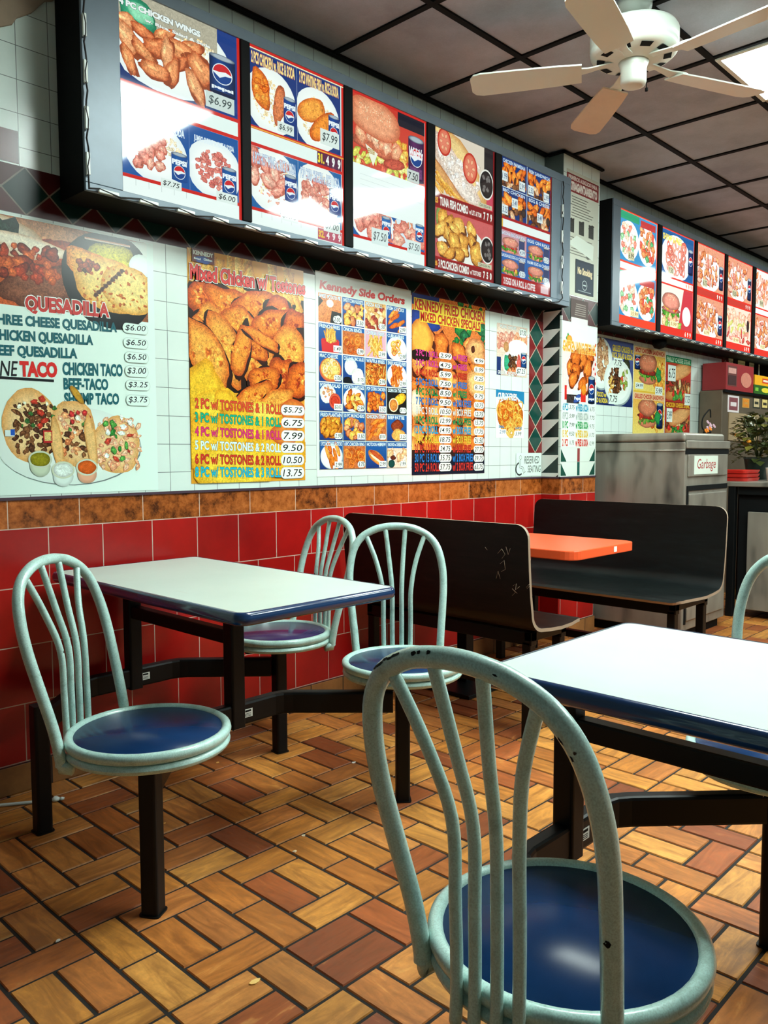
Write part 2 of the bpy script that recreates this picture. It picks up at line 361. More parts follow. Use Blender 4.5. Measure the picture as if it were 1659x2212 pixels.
# ceiling: boards and black grid
c = MB(); c.box(-1.0, -2.2, CEIL, 9.4, DW, CEIL+0.06, 0)
GX = [3.785+0.612*k for k in range(-7, 10)]; GY = [1.575+0.61*k for k in range(-6, 2)]
for x in GX:
    if -1 < x < 9.4: c.box(x-0.014, -2.2, CEIL-0.008, x+0.014, DW, CEIL+0.001, 1)
for y in GY: c.box(-1.0, y-0.014, CEIL-0.0085, 9.4, y+0.014, CEIL+0.001, 1)
c.box(-1.0, DW-0.03, CEIL-0.012, 9.4, DW-0.001, CEIL, 1)
struct(c.build('ceiling', [M['ceil'], M['blackmatte']]))
struct(MB().box(4.27, 2.63, CEIL-0.02, 4.74, 2.649, CEIL-0.009).box(4.27, 2.63, CEIL-0.02, 4.294, DW-0.031, CEIL-0.009).build('trim_3', M['blackmatte']))

# ------------------------------------------------------------------ swivel chairs
ZS = 0.470          # seat height
LEAN = 0.272
def arch_pts():
    # hoop of the back in local axes: +x is the outward (back) direction
    hz = [(-0.143, 0.424), (-0.1445, 0.445), (-0.150, 0.52), (-0.160, 0.62), (-0.166, 0.70), (-0.163, 0.765), (-0.148, 0.825), (-0.118, 0.866), (-0.075, 0.890), (-0.038, 0.899), (0, 0.902)]
    full = hz+[(-v, z) for v, z in reversed(hz[:-1])]
    return full
def backx(z):
    d = max(0.0, z-0.45)
    return 0.150+LEAN*d-0.02*min(1, d/0.08)*0.3
def spline(pts, k=5):
    P = [Vector(p) for p in pts]; out = []
    for i in range(len(P)-1):
        p0, p1, p2, p3 = P[max(i-1, 0)], P[i], P[i+1], P[min(i+2, len(P)-1)]
        for j in range(k):
            t = j/k
            out.append(0.5*((2*p1)+(p2-p0)*t+(2*p0-5*p1+4*p2-p3)*t*t+(3*p1-p0-3*p2+p3)*t**3))
    out.append(P[-1]); return out
def make_chair(label):
    t = thing('swivel_chair', label, 'chair', (0, 0, 0), 0, 'blue seated swivel chairs')
    m = MB(); sec = rrect(0.047, 0.047, 0.008, 3)
    m.prism(sec, 0.0, 0.410); m.prism(rrect(0.056, 0.056, 0.01, 3), 0.0, 0.004)
    m.build('post', M['black'], t)
    m = MB(); m.prism([(0.075*cos(2*pi*k/20), 0.075*sin(2*pi*k/20)) for k in range(20)], 0.400, 0.418); m.box(-0.14, -0.012, 0.405, 0.14, 0.012, 0.42)
    m.build('seat_bracket', M['black'], t)
    m = MB(); m.lathe([(0.0, ZS-0.022), (0.176, ZS-0.022), (0.179, ZS-0.004), (0.177, ZS+0.001), (0.0, ZS+0.002)], 48); m.build('seat', M['blue'], t)
    m = MB(); rp = [(0.174, ZS-0.020), (0.186, ZS-0.0215), (0.196, ZS-0.016), (0.200, ZS-0.006), (0.198, ZS+0.003), (0.191, ZS+0.008), (0.183, ZS+0.007), (0.177, ZS+0.002), (0.174, ZS-0.020)]
    m.lathe(rp, 56); m.build('seat_ring', M['mint'], t)
    m = MB(); rp = [(0.186+0.0115*cos(a), ZS-0.031+0.0115*sin(a)) for a in [2*pi*k/12 for k in range(13)]]
    m.lathe(rp, 56); m.build('lower_ring', M['mint'], t)
    pts = spline([(backx(z), v, z) for v, z in arch_pts()], 5)
    pts = [(0.120, -0.138, 0.418)]+[tuple(p) for p in pts]+[(0.120, 0.138, 0.418)]
    m = MB(); m.tube(pts, 0.0135, 12, up=(1, 0, 0.3)); m.build('back_hoop', M['mint'], t)
    for s, (b, md, up_) in ((-1, (0.047, 0.050, 0.106)), (-1, (0.0165, 0.017, 0.036)), (1, (0.0165, 0.017, 0.036)), (1, (0.047, 0.050, 0.106))):
        zt = 0.872 if up_ > 0.05 else 0.898
        pp = [(0.206-abs(b)*0.10, s*b, 0.412), (0.203-abs(b)*0.09, s*b, 0.47), (0.2035-abs(b)*0.05, s*(b*0.6+md*0.4), 0.57), (backx(0.68)-0.0, s*md, 0.68), (backx(0.78), s*(md*0.62+up_*0.38), 0.78), (backx(zt), s*up_, zt)]
        m = MB(); m.tube([tuple(p) for p in spline(pp, 5)], 0.0085, 10, up=(1, 0, 0.3)); m.build('back_spindle', M['mint'], t)
    return t
chair = make_chair('mint hoop back swivel chair at the far left, turned away from the table')
chair.location = (1.02, 1.787, 0); chair.rotation_euler = (0, 0, radians(121))
c2 = dup(chair, (1.945, 2.43, 0), radians(-8), 'swivel chair against the red wall, violet blue seat half hidden by the table')
for ch in list(c2.children):
    if ch.name.startswith('seat') and not ch.name.startswith(('seat_ring', 'seat_bracket')):
        ch.data = ch.data.copy(); ch.data.materials[0] = M['purple_blue']; ch['label'] = 'violet blue seat'
c3 = dup(chair, (1.945, 1.785, 0), radians(48), 'swivel chair with mint hoop back in front of the dark booth bench back')
c4 = dup(chair, (0.990, 0.590, 0), radians(182), 'nearest swivel chair with chipped mint paint, seen from behind in the foreground')
c5 = dup(chair, (1.945, 0.615, 0), radians(2), 'swivel chair on the far side of the foreground table, hoop cut by the right edge')
for ch_, sz in ((chair, 0.984), (c2, 0.988), (c3, 0.988), (c4, 1.012)):
    for q in ch_.children:
        if q.name.startswith(('back_hoop', 'back_spindle')): q.scale.z = sz
# chipped paint on the nearest hoop
m = MB(); rr = random.Random(9)
hoop = [Vector(p) for p in spline([(backx(z), v, z) for v, z in arch_pts()], 5)]
def chip(k, ang, ln, wd):
    p = hoop[k]; tn = (hoop[k+1]-hoop[k-1]).normalized(); sd = Vector((1, 0, -0.3)).normalized(); b = tn.cross(sd).normalized()
    n = (cos(ang)*sd+sin(ang)*b).normalized(); q = tn.cross(n)
    poly = []
    for i in range(9):
        a = 2*pi*i/9; r = rr.uniform(0.6, 1.1)
        dx, dy = ln*cos(a)*r, wd*sin(a)*r
        th = dy/0.0135
        poly.append(p+tn*dx+(n*cos(th)+q*sin(th))*0.0137)
    m = MB(); m.add(poly, [tuple(range(9))]); o = m.build('paint_chip', M['blackmatte'], c4); o.scale.z = 1.012; o['label'] = 'black paint chip on the hoop'
for k, a, ln, wd in ((46, -0.9, .004, .0035), (43, -0.8, .005, .004), (44, -0.9, .003, .003), (39, -1.0, .010, .003), (38, -0.9, .009, .0025), (37, -1.1, .009, .003), (36, -0.9, .010, .003), (35, -1.0, .009, .0025), (33, -1.2, .007, .002), (31, -1.3, .004, .002), (58, -0.5, .004, .0015), (68, 0.3, .006, .002), (70, 0.2, .004, .002), (86, -0.1, .006, .0055)):
    chip(k, a, ln, wd)

# ------------------------------------------------------------------ cluster tables
def make_table(label):
    t = thing('cafe_table', label, 'table', (1.4825, 0, 0), 0, 'white topped cluster tables')
    x0, x1, y0, y1 = -0.278, 0.278, 1.652, 2.712
    def path(dx):
        r = 0.022+dx; out = []
        for cx, cy, a0 in ((x1-0.022, y1-0.022, 0), (x0+0.022, y1-0.022, pi/2), (x0+0.022, y0+0.022, pi), (x1-0.022, y0+0.022, 3*pi/2)):
            for k in range(6): a = a0+pi/2*k/5; out.append((cx+r*cos(a), cy+r*sin(a)))
        return out
    m = MB(); m.prism(path(0), 0.722, 0.7525); m.build('tabletop', M['laminate'], t)
    prof = [(0.0, 0.753), (0.004, 0.7535), (0.0095, 0.750), (0.0125, 0.744), (0.0128, 0.741), (0.0138, 0.7395), (0.0135, 0.732), (0.011, 0.724), (0.004, 0.7185), (-0.012, 0.718), (-0.012, 0.7219), (0.0, 0.7221)]
    rings = [[(x, y, z) for x, y in path(d)] for d, z in prof]; n = len(rings[0]); vs = [v for r in rings for v in r]
    fs = [(i*n+j, i*n+(j+1) % n, (i+1)*n+(j+1) % n, (i+1)*n+j) for i in range(len(prof)-1) for j in range(n)]
    m = MB(); m.add(vs, fs, 0, True); m.build('edge_band', M['edge'], t)
    for y in (2.075, 2.698):
        yy = min(y, 2.685)
        m = MB(); m.prism([(x, y+q) for x, q in rrect(0.05, 0.05, 0.007, 3)], 0.295, 0.700); m.box(-0.12, yy-0.02, 0.700, 0.12, yy+0.02, 0.7178)
        m.build('table_post', M['black'], t)
    m = MB(); m.box(-0.02, 2.10, 0.558, 0.02, 2.673, 0.602); m.build('rail', M['black'], t, 0.005)
    for dy in (0, 0.637):
        yc = 2.075+dy if dy == 0 else 2.698
        sy = 1.787 if dy == 0 else 2.43
        pts = [(-0.44, sy+0.02, 0.335), (-0.215, yc-0.03, 0.335), (-0.185, yc-0.008, 0.335), (-0.15, yc, 0.335), (0.15, yc, 0.335), (0.185, yc-0.008, 0.335), (0.215, yc-0.03, 0.335), (0.44, sy+0.02, 0.335)]
        m = MB(); m.sweep(pts, rrect(0.038, 0.072, 0.008, 2), False, True, 0, False); a = m.build('seat_arm', M['black'], t)
        m = MB(); m.box(-0.012, yc-0.0200, 0.322, 0.054, yc-0.0192, 0.348, 0)
        m.box(0.026, yc-0.0204, 0.339, 0.048, yc-0.0199, 0.345, 1); m.box(-0.002, yc-0.0204, 0.327, 0.008, yc-0.0199, 0.334, 1)
        for k in range(3): m.box(0.018, yc-0.0204, 0.3250+0.004*k, 0.048, yc-0.0199, 0.3264+0.004*k, 1)
        o = m.build('sticker', [M['whitepl'], M['blackmatte']], a); o['label'] = 'white maker sticker'
    return t
T1 = make_table('white topped table with navy edge standing end on to the red tiled wall')
m = MB(); m.prism([(-0.4625+x, 2.43+y) for x, y in rrect(0.047, 0.047, 0.008, 3)], 0.0, 0.395); m.prism([(-0.4625+x, 2.43+y) for x, y in rrect(0.056, 0.056, 0.01, 3)], 0, 0.004)
o = m.build('bare_seat_post', M['black'], T1); o['label'] = 'bare black post with its seat missing'
T2 = dup(T1, (1.4825, -1.815, 0), 0, 'white topped table with navy edge in the right foreground')
for ch in list(T2.children):
    if ch.name.startswith('bare_seat_post'): bpy.data.objects.remove(ch)

# ------------------------------------------------------------------ booth benches and orange table
def bench(name, label, x_back, sgn, y0, y1, mat, seat_d):
    # sgn +1: seat looks towards +x
    t = thing(name, label, 'bench', (x_back, (y0+y1)/2, 0)); ya, yb = -(y1-y0)/2, (y1-y0)/2
    prof = [(0.0, 0.878), (0.003, 0.80), (0.010, 0.70), (0.020, 0.60), (0.032, 0.53)]
    for k in range(1, 9):
        a = pi/2*k/9; prof.append((0.032+0.075*(1-cos(a)), 0.53-0.072*sin(a)))
    prof += [(0.16, 0.452), (0.24, 0.447), (0.32, 0.450), (seat_d-0.05, 0.458), (seat_d-0.015, 0.455), (seat_d, 0.446)]
    P = [Vector((sgn*(x-0.0), 0, z)) for x, z in prof]
    L = [0.0]
    for i in range(1, len(P)): L.append(L[-1]+(P[i]-P[i-1]).length)
    # refine near both ends for round corners
    Q = []
    def at(s):
        for i in range(1, len(P)):
            if s <= L[i] or i == len(P)-1:
                f = (s-L[i-1])/(L[i]-L[i-1]); return P[i-1].lerp(P[i], f)
    R_ = 0.055; ss = sorted(set([round(v, 5) for v in L]+[R_*(1-cos(pi/2*k/6)) for k in range(7)]+[L[-1]-R_*(1-cos(pi/2*k/6)) for k in range(7)]))
    ny = 2; rows = []
    for s in ss:
        d = min(s, L[-1]-s); ins = R_-math.sqrt(max(0, R_*R_-(R_-min(d, R_))**2)); q = at(s)
        tn = (at(min(s+0.01, L[-1]))-at(max(s-0.01, 0))).normalized(); nrm = Vector((tn.z, 0, -tn.x))*sgn
        rows.append((q, nrm, ins))
    def shell(off):
        return [(q.x+n.x*off, y, q.z+n.z*off) for q, n, ins in rows for y in (ya+ins, yb-ins)]
    A = shell(0.007); B = shell(-0.007); n = len(rows); vs = A+B; o = len(A); fs = []; mi = []
    m = MB()
    for i in range(n-1):
        fs.append((2*i, 2*i+1, 2*i+3, 2*i+2)); fs.append((o+2*i, o+2*i+2, o+2*i+3, o+2*i+1))
    m.add(vs, fs, 0, True)
    es = []
    for i in range(n-1):
        es.append((2*i, 2*i+2, o+2*i+2, o+2*i)); es.append((2*i+1, o+2*i+1, o+2*i+3, 2*i+3))
    es += [(0, o, o+1, 1), (2*n-2, 2*n-1, o+2*n-1, o+2*n-2)]
    mm = MB(); mm.add(vs, es, 0, False)
    me_o = m.build('seat_shell', mat, t); e = mm.build('shell_edge', M['ply'], t); e['label'] = 'pale plywood edge'
    m = MB(); xa, xb = sorted((sgn*0.10, sgn*(seat_d-0.06)))
    m.box(xa, ya+0.05, 0.402, xb, ya+0.085, 0.440); m.box(xa, yb-0.085, 0.402, xb, yb-0.05, 0.440)
    m.box(xa, ya+0.05, 0.385, xa+0.04, yb-0.05, 0.440); m.box(xb-0.04, ya+0.05, 0.385, xb, yb-0.05, 0.440)
    m.build('seat_frame', M['black'], t, 0.003)
    for y in (ya+0.055, yb-0.095):
        for x in (xa, xb-0.04):
            m = MB(); m.box(x, y, 0.0, x+0.04, y+0.04, 0.40); m.build('leg', M['black'], t, 0.004)
    m = MB(); xm = (xa+xb)/2; m.box(xm-0.02, ya+0.12, 0.15, xm+0.02, yb-0.12, 0.19); m.box(xa+0.03, ya+0.06, 0.15, xb-0.03, ya+0.09, 0.19); m.box(xa+0.03, yb-0.09, 0.15, xb-0.03, yb-0.06, 0.19); m.box(xm-0.02, ya+0.09, 0.15, xm+0.02, ya+0.12, 0.19); m.box(xm-0.02, yb-0.12, 0.15, xm+0.02, yb-0.09, 0.19)
    m.build('foot_rail', M['black'], t, 0.003)
    return t
B1 = bench('booth_bench', 'dark brown booth bench seen from the back, behind the two chairs by the wall', 2.600, 1, 1.735, 2.755, M['benchbrown'], 0.42)
B2 = bench('booth_bench', 'black wood grain booth bench facing the room beyond the orange table', 4.165, -1, 1.59, 2.735, M['benchblack'], 0.53)
# scratched graffiti on the brown bench back (pale scratches)
m = MB(); rr = random.Random(3)
def scratch(pts):
    pts = [(-0.0115+0.011*0+(0.010*max(0, (0.80-z))/0.2 if z < 0.8 else 0)-0.003, y-2.245, z) for y, z in pts]
    m = MB(); m.tube(pts, 0.0007, 5, up=(1, 0, 0)); o = m.build('scratch', M['ply'], B1); o['label'] = 'pale scratched graffiti'
for q in ([(1.800, .640), (1.785, .650), (1.790, .625), (1.770, .640)], [(1.806, .60), (1.79, .615), (1.805, .628), (1.782, .612)], [(1.86, .72), (1.84, .735), (1.835, .70), (1.855, .69)], [(1.87, .76), (1.85, .78), (1.835, .76), (1.85, .742)], [(1.83, .79), (1.82, .76), (1.81, .785)], [(1.74, .64), (1.725, .655)], [(1.737, .635), (1.722, .65)], [(1.93, .78), (1.92, .77)], [(1.88, .66), (1.87, .69), (1.86, .66)]): scratch(q)
t = thing('booth_table', 'orange topped booth table fixed to the wall between the two dark benches', 'table', (3.165, 2.3, 0))
def rr4(x0, y0, x1, y1, r, n=5):
    return [(x+(x0+x1)/2, y+(y0+y1)/2) for x, y in rrect(x1-x0, y1-y0, r, n)]
m = MB(); m.prism(rr4(-0.275, -0.585, 0.275, 0.476, 0.06), 0.712, 0.752); m.build('tabletop', M['orange'], t, 0.004)
m = MB(); m.box(-0.03, 0.15, 0.0, 0.03, 0.21, 0.70); m.box(-0.2, 0.0, 0.69, 0.2, 0.40, 0.7115); m.box(-0.2, 0.0, 0.0, 0.2, 0.40, 0.02); m.build('pedestal', M['black'], t, 0.004)
m = MB(); m.box(0.06, -0.5866, 0.722, 0.085, -0.5851, 0.745); m.build('sticker', M['whitepl'], t)

# ------------------------------------------------------------------ ceiling lamp panels, fan
def troffer(label, x, y):
    t = thing('ceiling_light', label, 'light', (x, y, CEIL), 0, 'ceiling light panels')
    m = MB(); z0, z1 = -0.016, -0.0095
    m.box(-0.302, -0.605, z0, 0.302, -0.585, z1); m.box(-0.302, 0.585, z0, 0.302, 0.605, z1); m.box(-0.302, -0.585, z0, -0.283, 0.585, z1); m.box(0.283, -0.585, z0, 0.302, 0.585, z1)
    m.build('frame', M['cream'], t)
    m = MB(); m.box(-0.2825, -0.5845, -0.013, 0.2825, 0.5845, -0.0096); m.build('diffuser', M['lamp'], t)
    return t
troffer('glowing white ceiling light panel right of the fan, cut by the right edge', 4.09, 0.955)
troffer('glowing ceiling light panel mirrored in the leftmost lit menu panel', 2.255, 0.955)
fan = thing('ceiling_fan', 'cream ceiling fan with five blades hanging below the dark grid ceiling', 'fan', (3.10, 1.60, 0), radians(12))
m = MB(); m.lathe([(0.0, 2.921), (0.068, 2.921), (0.066, 2.895), (0.045, 2.875), (0.02, 2.868), (0, 2.868)], 28); m.build('canopy', M['cream'], fan)
m = MB(); m.lathe([(0, 2.872), (0.017, 2.872), (0.017, 2.826), (0, 2.826)], 16); m.build('downrod', M['cream'], fan)
m = MB(); m.lathe([(0, 2.832), (0.05, 2.83), (0.13, 2.822), (0.162, 2.81), (0.170, 2.796), (0.170, 2.752), (0.166, 2.746), (0.170, 2.740), (0.166, 2.722), (0.15, 2.708), (0.10, 2.700), (0.075, 2.69), (0.0, 2.69)], 44); mh = m.build('motor_housing', M['cream'], fan)
for k in range(10):
    m = MB()
    a = 2*pi*k/10; ca_, sa_ = cos(a), sin(a)
    m.add([(r_*ca_-q*sa_, r_*sa_+q*ca_, z) for r_, q, z in ((0.112, -0.02, 2.7005), (0.142, -0.024, 2.7045), (0.142, 0.024, 2.7045), (0.112, 0.02, 2.7005))], [(0, 1, 2, 3)])
    m.build('vent_slot', M['blackmatte'], mh)
m = MB(); m.lathe([(0, 2.692), (0.06, 2.692), (0.052, 2.672), (0.05, 2.665), (0.05, 2.615), (0.046, 2.603), (0.03, 2.598), (0, 2.598)], 30); sh = m.build('switch_housing', M['cream'], fan)
m = MB(); m.tube([(0.035, -0.038, 2.655), (0.038, -0.042, 2.64), (0.038, -0.042, 2.600)], 0.0018, 6, up=(1, 0, 0)); m.lathe([(0, 0.008), (0.006, 0.006), (0.006, -0.006), (0, -0.008)], 10, (0.038, -0.042, 2.592)); m.build('pull_chain', M['blackmatte'], fan)
for k in range(5):
    a = 2*pi*k/5+radians(48-12)
    R3 = Matrix.Rotation(a, 3, 'Z')
    tilt = radians(11)
    def T(x, y, z): 
        return tuple(R3 @ Vector((x, y*cos(tilt), z+y*sin(tilt))))
    out = [(0.20, -0.055), (0.30, -0.062), (0.45, -0.067), (0.60, -0.07), (0.63, -0.062), (0.645, -0.04), (0.645, 0.04), (0.63, 0.062), (0.60, 0.07), (0.45, 0.067), (0.30, 0.062), (0.20, 0.055)]
    n = len(out); m = MB(); vs = [T(x, y, 2.668) for x, y in out]+[T(x, y, 2.674) for x, y in out]
    m.add(vs, [tuple(range(n-1, -1, -1)), tuple(range(n, 2*n))]+[(j, (j+1) % n, n+(j+1) % n, n+j) for j in range(n)])
    b = m.build('blade', M['bladewood'] if k == 0 else M['cream'], fan)
    m = MB(); m.sweep([T(0.07, 0, 2.694), T(0.12, 0, 2.690), T(0.17, 0, 2.681), T(0.23, 0, 2.6775), T(0.28, 0, 2.6775)], lambda i: [(x*(1, 0.8, 1.1, 1.9, 1.0)[i], z) for x, z in rrect(0.036, 0.006, 0.002, 2)], False, True, 0, False); m.build('blade_bracket', M['cream'], b)

# ------------------------------------------------------------------ rubbish bin cabinet behind the far bench
g = thing('trash_cabinet', 'stainless steel rubbish cabinet with Garbage sign behind the black bench', 'trash cabinet', (4.79, 2.09, 0))
m = MB(); m.box(0, 0, 0.06, 0.66, 0.66, 1.215); m.build('body', M['steel'], g, 0.006)
m = MB(); m.box(0.03, 0.03, 0.0, 0.63, 0.63, 0.06); m.build('plinth', M['blackmatte'], g)
m = MB(); m.box(-0.006, 0.0, 1.216, 0.60, 0.66, 1.272); m.build('top_tray', M['steel'], g, 0.02, None, 4)
m = MB(); m.box(0.0, -0.012, 1.176, 0.665, -0.0005, 1.225); m.build('front_lip', M['steel'], g, 0.006)
m = MB(); m.box(0.03, -0.010, 1.005, 0.63, -0.0005, 1.14); fl_ = m.build('push_flap', M['steel'], g, 0.004)
m = MB(); m.box(0.0, -0.004, 1.142, 0.66, -0.0005, 1.172); m.build('flap_gap', M['blackmatte'], g)
m = MB(); m.box(0.05, -0.012, 0.12, 0.62, -0.0005, 0.90); dr = m.build('door', M['steel'], g, 0.005)
m = MB(); m.tube([(0.12, -0.012, 0.815), (0.12, -0.04, 0.815), (0.17, -0.042, 0.808), (0.18, -0.03, 0.79)], 0.007, 8); m.build('handle', M['steel'], dr)
m = MB(); m.box(0.025, -0.006, 0.10, 0.045, -0.0005, 0.92); m.box(0.025, -0.006, 0.92, 0.645, -0.0005, 0.95); m.build('door_gap', M['blackmatte'], g)
m = MB(); m.tube([(-0.004, 0.0, 1.165), (-0.004, 0.66, 1.165)], 0.004, 6); m.build('side_seam', M['steel'], g)

# ------------------------------------------------------------------ prep counter, trays, plant, shelf with boxes
k_ = thing('prep_counter', 'black framed prep counter with steel front panel at the right edge', 'counter', (5.80, 1.3, 0))
m = MB(); m.box(-0.03, -1.0, 0.915, 0.78, 1.13, 0.950); m.build('worktop', M['steel'], k_, 0.006)
for x, y in ((-0.02, 0.86), (0.70, 1.06), (-0.02, -0.95), (0.70, -0.95)):
    m = MB(); m.box(x, y, 0, x+0.05, y+0.05, 0.914); m.build('leg', M['black'], k_, 0.004)
m = MB(); m.box(0.0, -0.88, 0.06, 0.02, 0.78, 0.742); m.build('front_panel', M['steel'], k_, 0.004)
m = MB(); m.box(0.03, -0.9, 0.06, 0.54, 0.85, 0.90); m.build('inner_box', M['blackmatte'], k_)
m = MB(); m.box(0.0, -0.89, 0.86, 0.02, 0.85, 0.914); m.build('apron', M['black'], k_)
for i in range(3):
    t = thing('serving_tray', ['red serving tray at the bottom of the stack on the prep counter', 'red serving tray in the middle of the stack on the prep counter', 'red serving tray on top of the stack on the prep counter'][i], 'tray', (5.95, 2.262, 0.9505+0.027*i), 0, 'red trays on the prep counter')
    m = MB(); m.prism(rr4(-0.13, -0.155, 0.13, 0.155, 0.03), 0.0, 0.006); m.build('tray_base', M['trayred'], t)
    path_ = [(x, y, 0.013) for x, y in rr4(-0.13, -0.155, 0.13, 0.155, 0.03)]
    m = MB(); m.sweep(path_, [(-0.004, -0.010), (0.006, 0.009), (0.012, 0.010), (0.002, -0.010)], True, False, 0, False); m.build('rim', M['trayred'], t)
p = thing('potted_plant', 'leafy green potted plant standing on the prep counter', 'plant', (6.36, 2.215, 0.951))
m = MB(); m.lathe([(0, 0.0), (0.075, 0.0), (0.10, 0.15), (0.106, 0.16), (0.098, 0.165), (0.09, 0.15), (0, 0.145)], 24); m.build('pot', flat('dark_green_pot', (24, 40, 34), 0.4), p)
m = MB(); rr = random.Random(12)
for i in range(460):
    a = rr.uniform(0, 2*pi); rad = 0.19*math.sqrt(rr.random()); zz = 0.13+rr.random()**0.8*0.40*(1-rad*1.6)
    c0 = Vector((rad*cos(a), rad*sin(a), zz)); d = Vector((cos(a), sin(a), rr.uniform(-0.6, 0.6))).normalized(); sdv = d.cross(Vector((0, 0, 1))).normalized(); L_ = rr.uniform(0.05, 0.095)*(1.0 if c0.y < 0.1 else 0.5); w_ = L_*0.7
    nrm = sdv.cross(d)
    m.add([c0, c0+d*L_*0.4+sdv*w_*0.5+nrm*0.006, c0+d*L_, c0+d*L_*0.4-sdv*w_*0.5+nrm*0.006], [(0, 1, 2, 3)], 1 if rr.random() < 0.3 else 0)
m.build('foliage', [M['greenleaf'], flat('olive_leaf', (118, 112, 44), 0.5, 0, 0.4, 30)], p)
m = MB()
for i in range(9):
    a = rr.uniform(0, 6.28); m.tube([(0, 0, 0.12), (0.05*cos(a), 0.05*sin(a), 0.3), (0.13*cos(a), 0.13*sin(a), 0.46)], 0.004, 6, up=(1, 0, 0))
m.build('stems', M['greenleaf'], p)
m = MB()
for (x, y, z) in ((-0.17, 0.10, 0.33), (-0.2, 0.0, 0.28), (-0.1, 0.2, 0.2)):
    m.lathe([(0, -0.012), (0.018, -0.004), (0.014, 0.010), (0, 0.012)], 10, (x, y, z))
m.build('blossoms', flat('yellow_orange_petals', (226, 150, 30), 0.6), p)
v_ = thing('flower_arrangement', 'artificial pink and orange flowers with a bent black stem on the trash cabinet', 'flowers', (5.37, 2.20, 1.2725)); v_.scale = (0.5, 0.5, 0.5)
m = MB(); m.lathe([(0, 0), (0.05, 0), (0.055, 0.03), (0.04, 0.045), (0, 0.045)], 18); m.build('vase', M['blackmatte'], v_)
m = MB(); m.tube([tuple(q) for q in spline([(-0.03, 0, 0.03), (-0.16, 0.0, 0.08), (-0.13, 0.01, 0.20), (0.0, 0, 0.30), (0.08, 0, 0.32), (0.10, 0, 0.22)], 6)], 0.009, 8, up=(0, 1, 0)); m.build('bent_stem', M['blackmatte'], v_)
for nm, rgb, pts in (('pink_blooms', (196, 160, 176), [(0.06, -0.02, 0.10), (0.10, 0, 0.13), (0.13, 0.02, 0.08), (0.02, 0, 0.08), (0.15, -0.03, 0.11), (0.09, 0.03, 0.16)]), ('orange_blooms', (236, 130, 20), [(-0.06, -0.03, 0.05), (-0.02, -0.05, 0.07), (-0.09, -0.02, 0.04)])):
    m = MB()
    for q in pts:
        for j in range(7):
            a = 2*pi*j/7; dv = Vector((cos(a), 0.4*sin(a), sin(a)))*0.026
            m.lathe([(0, -0.012), (0.012, 0), (0, 0.012)], 7, (q[0]+dv.x*0.7, q[1]+dv.y, q[2]+dv.z*0.7))
    m.build(nm, flat(nm+'_petal', rgb, 0.6, 0, 0.3, 60), v_)
t = thing('paper_cup', 'white paper cup beside the plant on the prep counter', 'cup', (6.08, 2.025, 0.951))
m = MB(); m.lathe([(0, 0), (0.028, 0), (0.038, 0.09), (0.040, 0.092), (0.036, 0.092), (0.027, 0.004), (0, 0.004)], 24); m.build('cup_wall', M['whitepl'], t)
s_ = thing('steel_cupboard', 'dim steel cupboard with cards taped on its front beyond the trash cabinet', 'cupboard', (6.918, 2.581, 0))
KC = 1.045
m = MB(); m.box(-0.335, 0, 0, 1.045, 0.185, 1.650); m.build('body', flat('dull_steel', (112, 100, 84), 0.45, 0.4, 0.3, 6), s_, 0.006)
m = MB(); m.box(-0.335, -0.02, 1.632, 1.045, -0.0005, 1.653); m.build('shelf_lip', M['black'], s_)
def box_thing(name, label, x0, y0, z0, x1, y1, z1, rgb, deco):
    x0, x1, y0, y1, z0, z1 = x0*KC, x1*KC, y0*KC, min(y1*KC, 2.76), 1.15+(z0-1.15)*KC, 1.15+(z1-1.15)*KC
    m = MB(); m.box(x0, y0, z0, x1, y1, z1, 0)
    mats = [flat(name+'_board', rgb, 0.5, 0, 0.1)]
    for (a, b, c_, d, col) in deco:
        mats.append(flat(name+'_ink', col, 0.5, 0, 0.25, 40)); W_, H_ = x1-x0, z1-z0; yy = y0-0.0006*(len(mats)-1)
        n = 16
        if a < 0:   # oval print
            m.add([(x0+W_*(b+0.5*d*cos(2*pi*i/n)), yy, z0+H_*(c_+0.9*d*sin(2*pi*i/n)*0.8)) for i in range(n)], [tuple(range(n))], len(mats)-1)
        else: m.quad((x0+W_*a, yy, z0+H_*b), (x0+W_*c_, yy, z0+H_*b), (x0+W_*c_, yy, z0+H_*d), (x0+W_*a, yy, z0+H_*d), len(mats)-1)
    return tag(m.build(name, mats), label, 'box', None, None)
box_thing('food_carton', 'red food carton with printed photos on top of the steel cupboard', 6.33, 2.46, 1.6325, 6.90, 2.66, 1.84, (150, 40, 44), [(0.05, 0.15, 0.38, 0.9, (110, 60, 56)), (0.08, 0.62, 0.35, 0.82, (214, 160, 150)), (-1, 0.72, 0.45, 0.4, (206, 130, 110)), (0.08, 0.2, 0.35, 0.55, (70, 40, 40))])
box_thing('tea_carton', 'green carton with a yellow flower print under the yellow carton', 6.92, 2.46, 1.6325, 7.40, 2.60, 1.705, (44, 92, 30), [(-1, 0.55, 0.5, 0.4, (222, 206, 60)), (0.05, 0.3, 0.2, 0.7, (120, 180, 60))])
box_thing('tea_carton', 'yellow carton with a red label stacked on the green carton', 6.93, 2.46, 1.7055, 7.42, 2.60, 1.785, (236, 168, 28), [(0.35, 0.25, 0.65, 0.75, (206, 60, 30)), (0.39, 0.4, 0.61, 0.6, (240, 220, 200))])
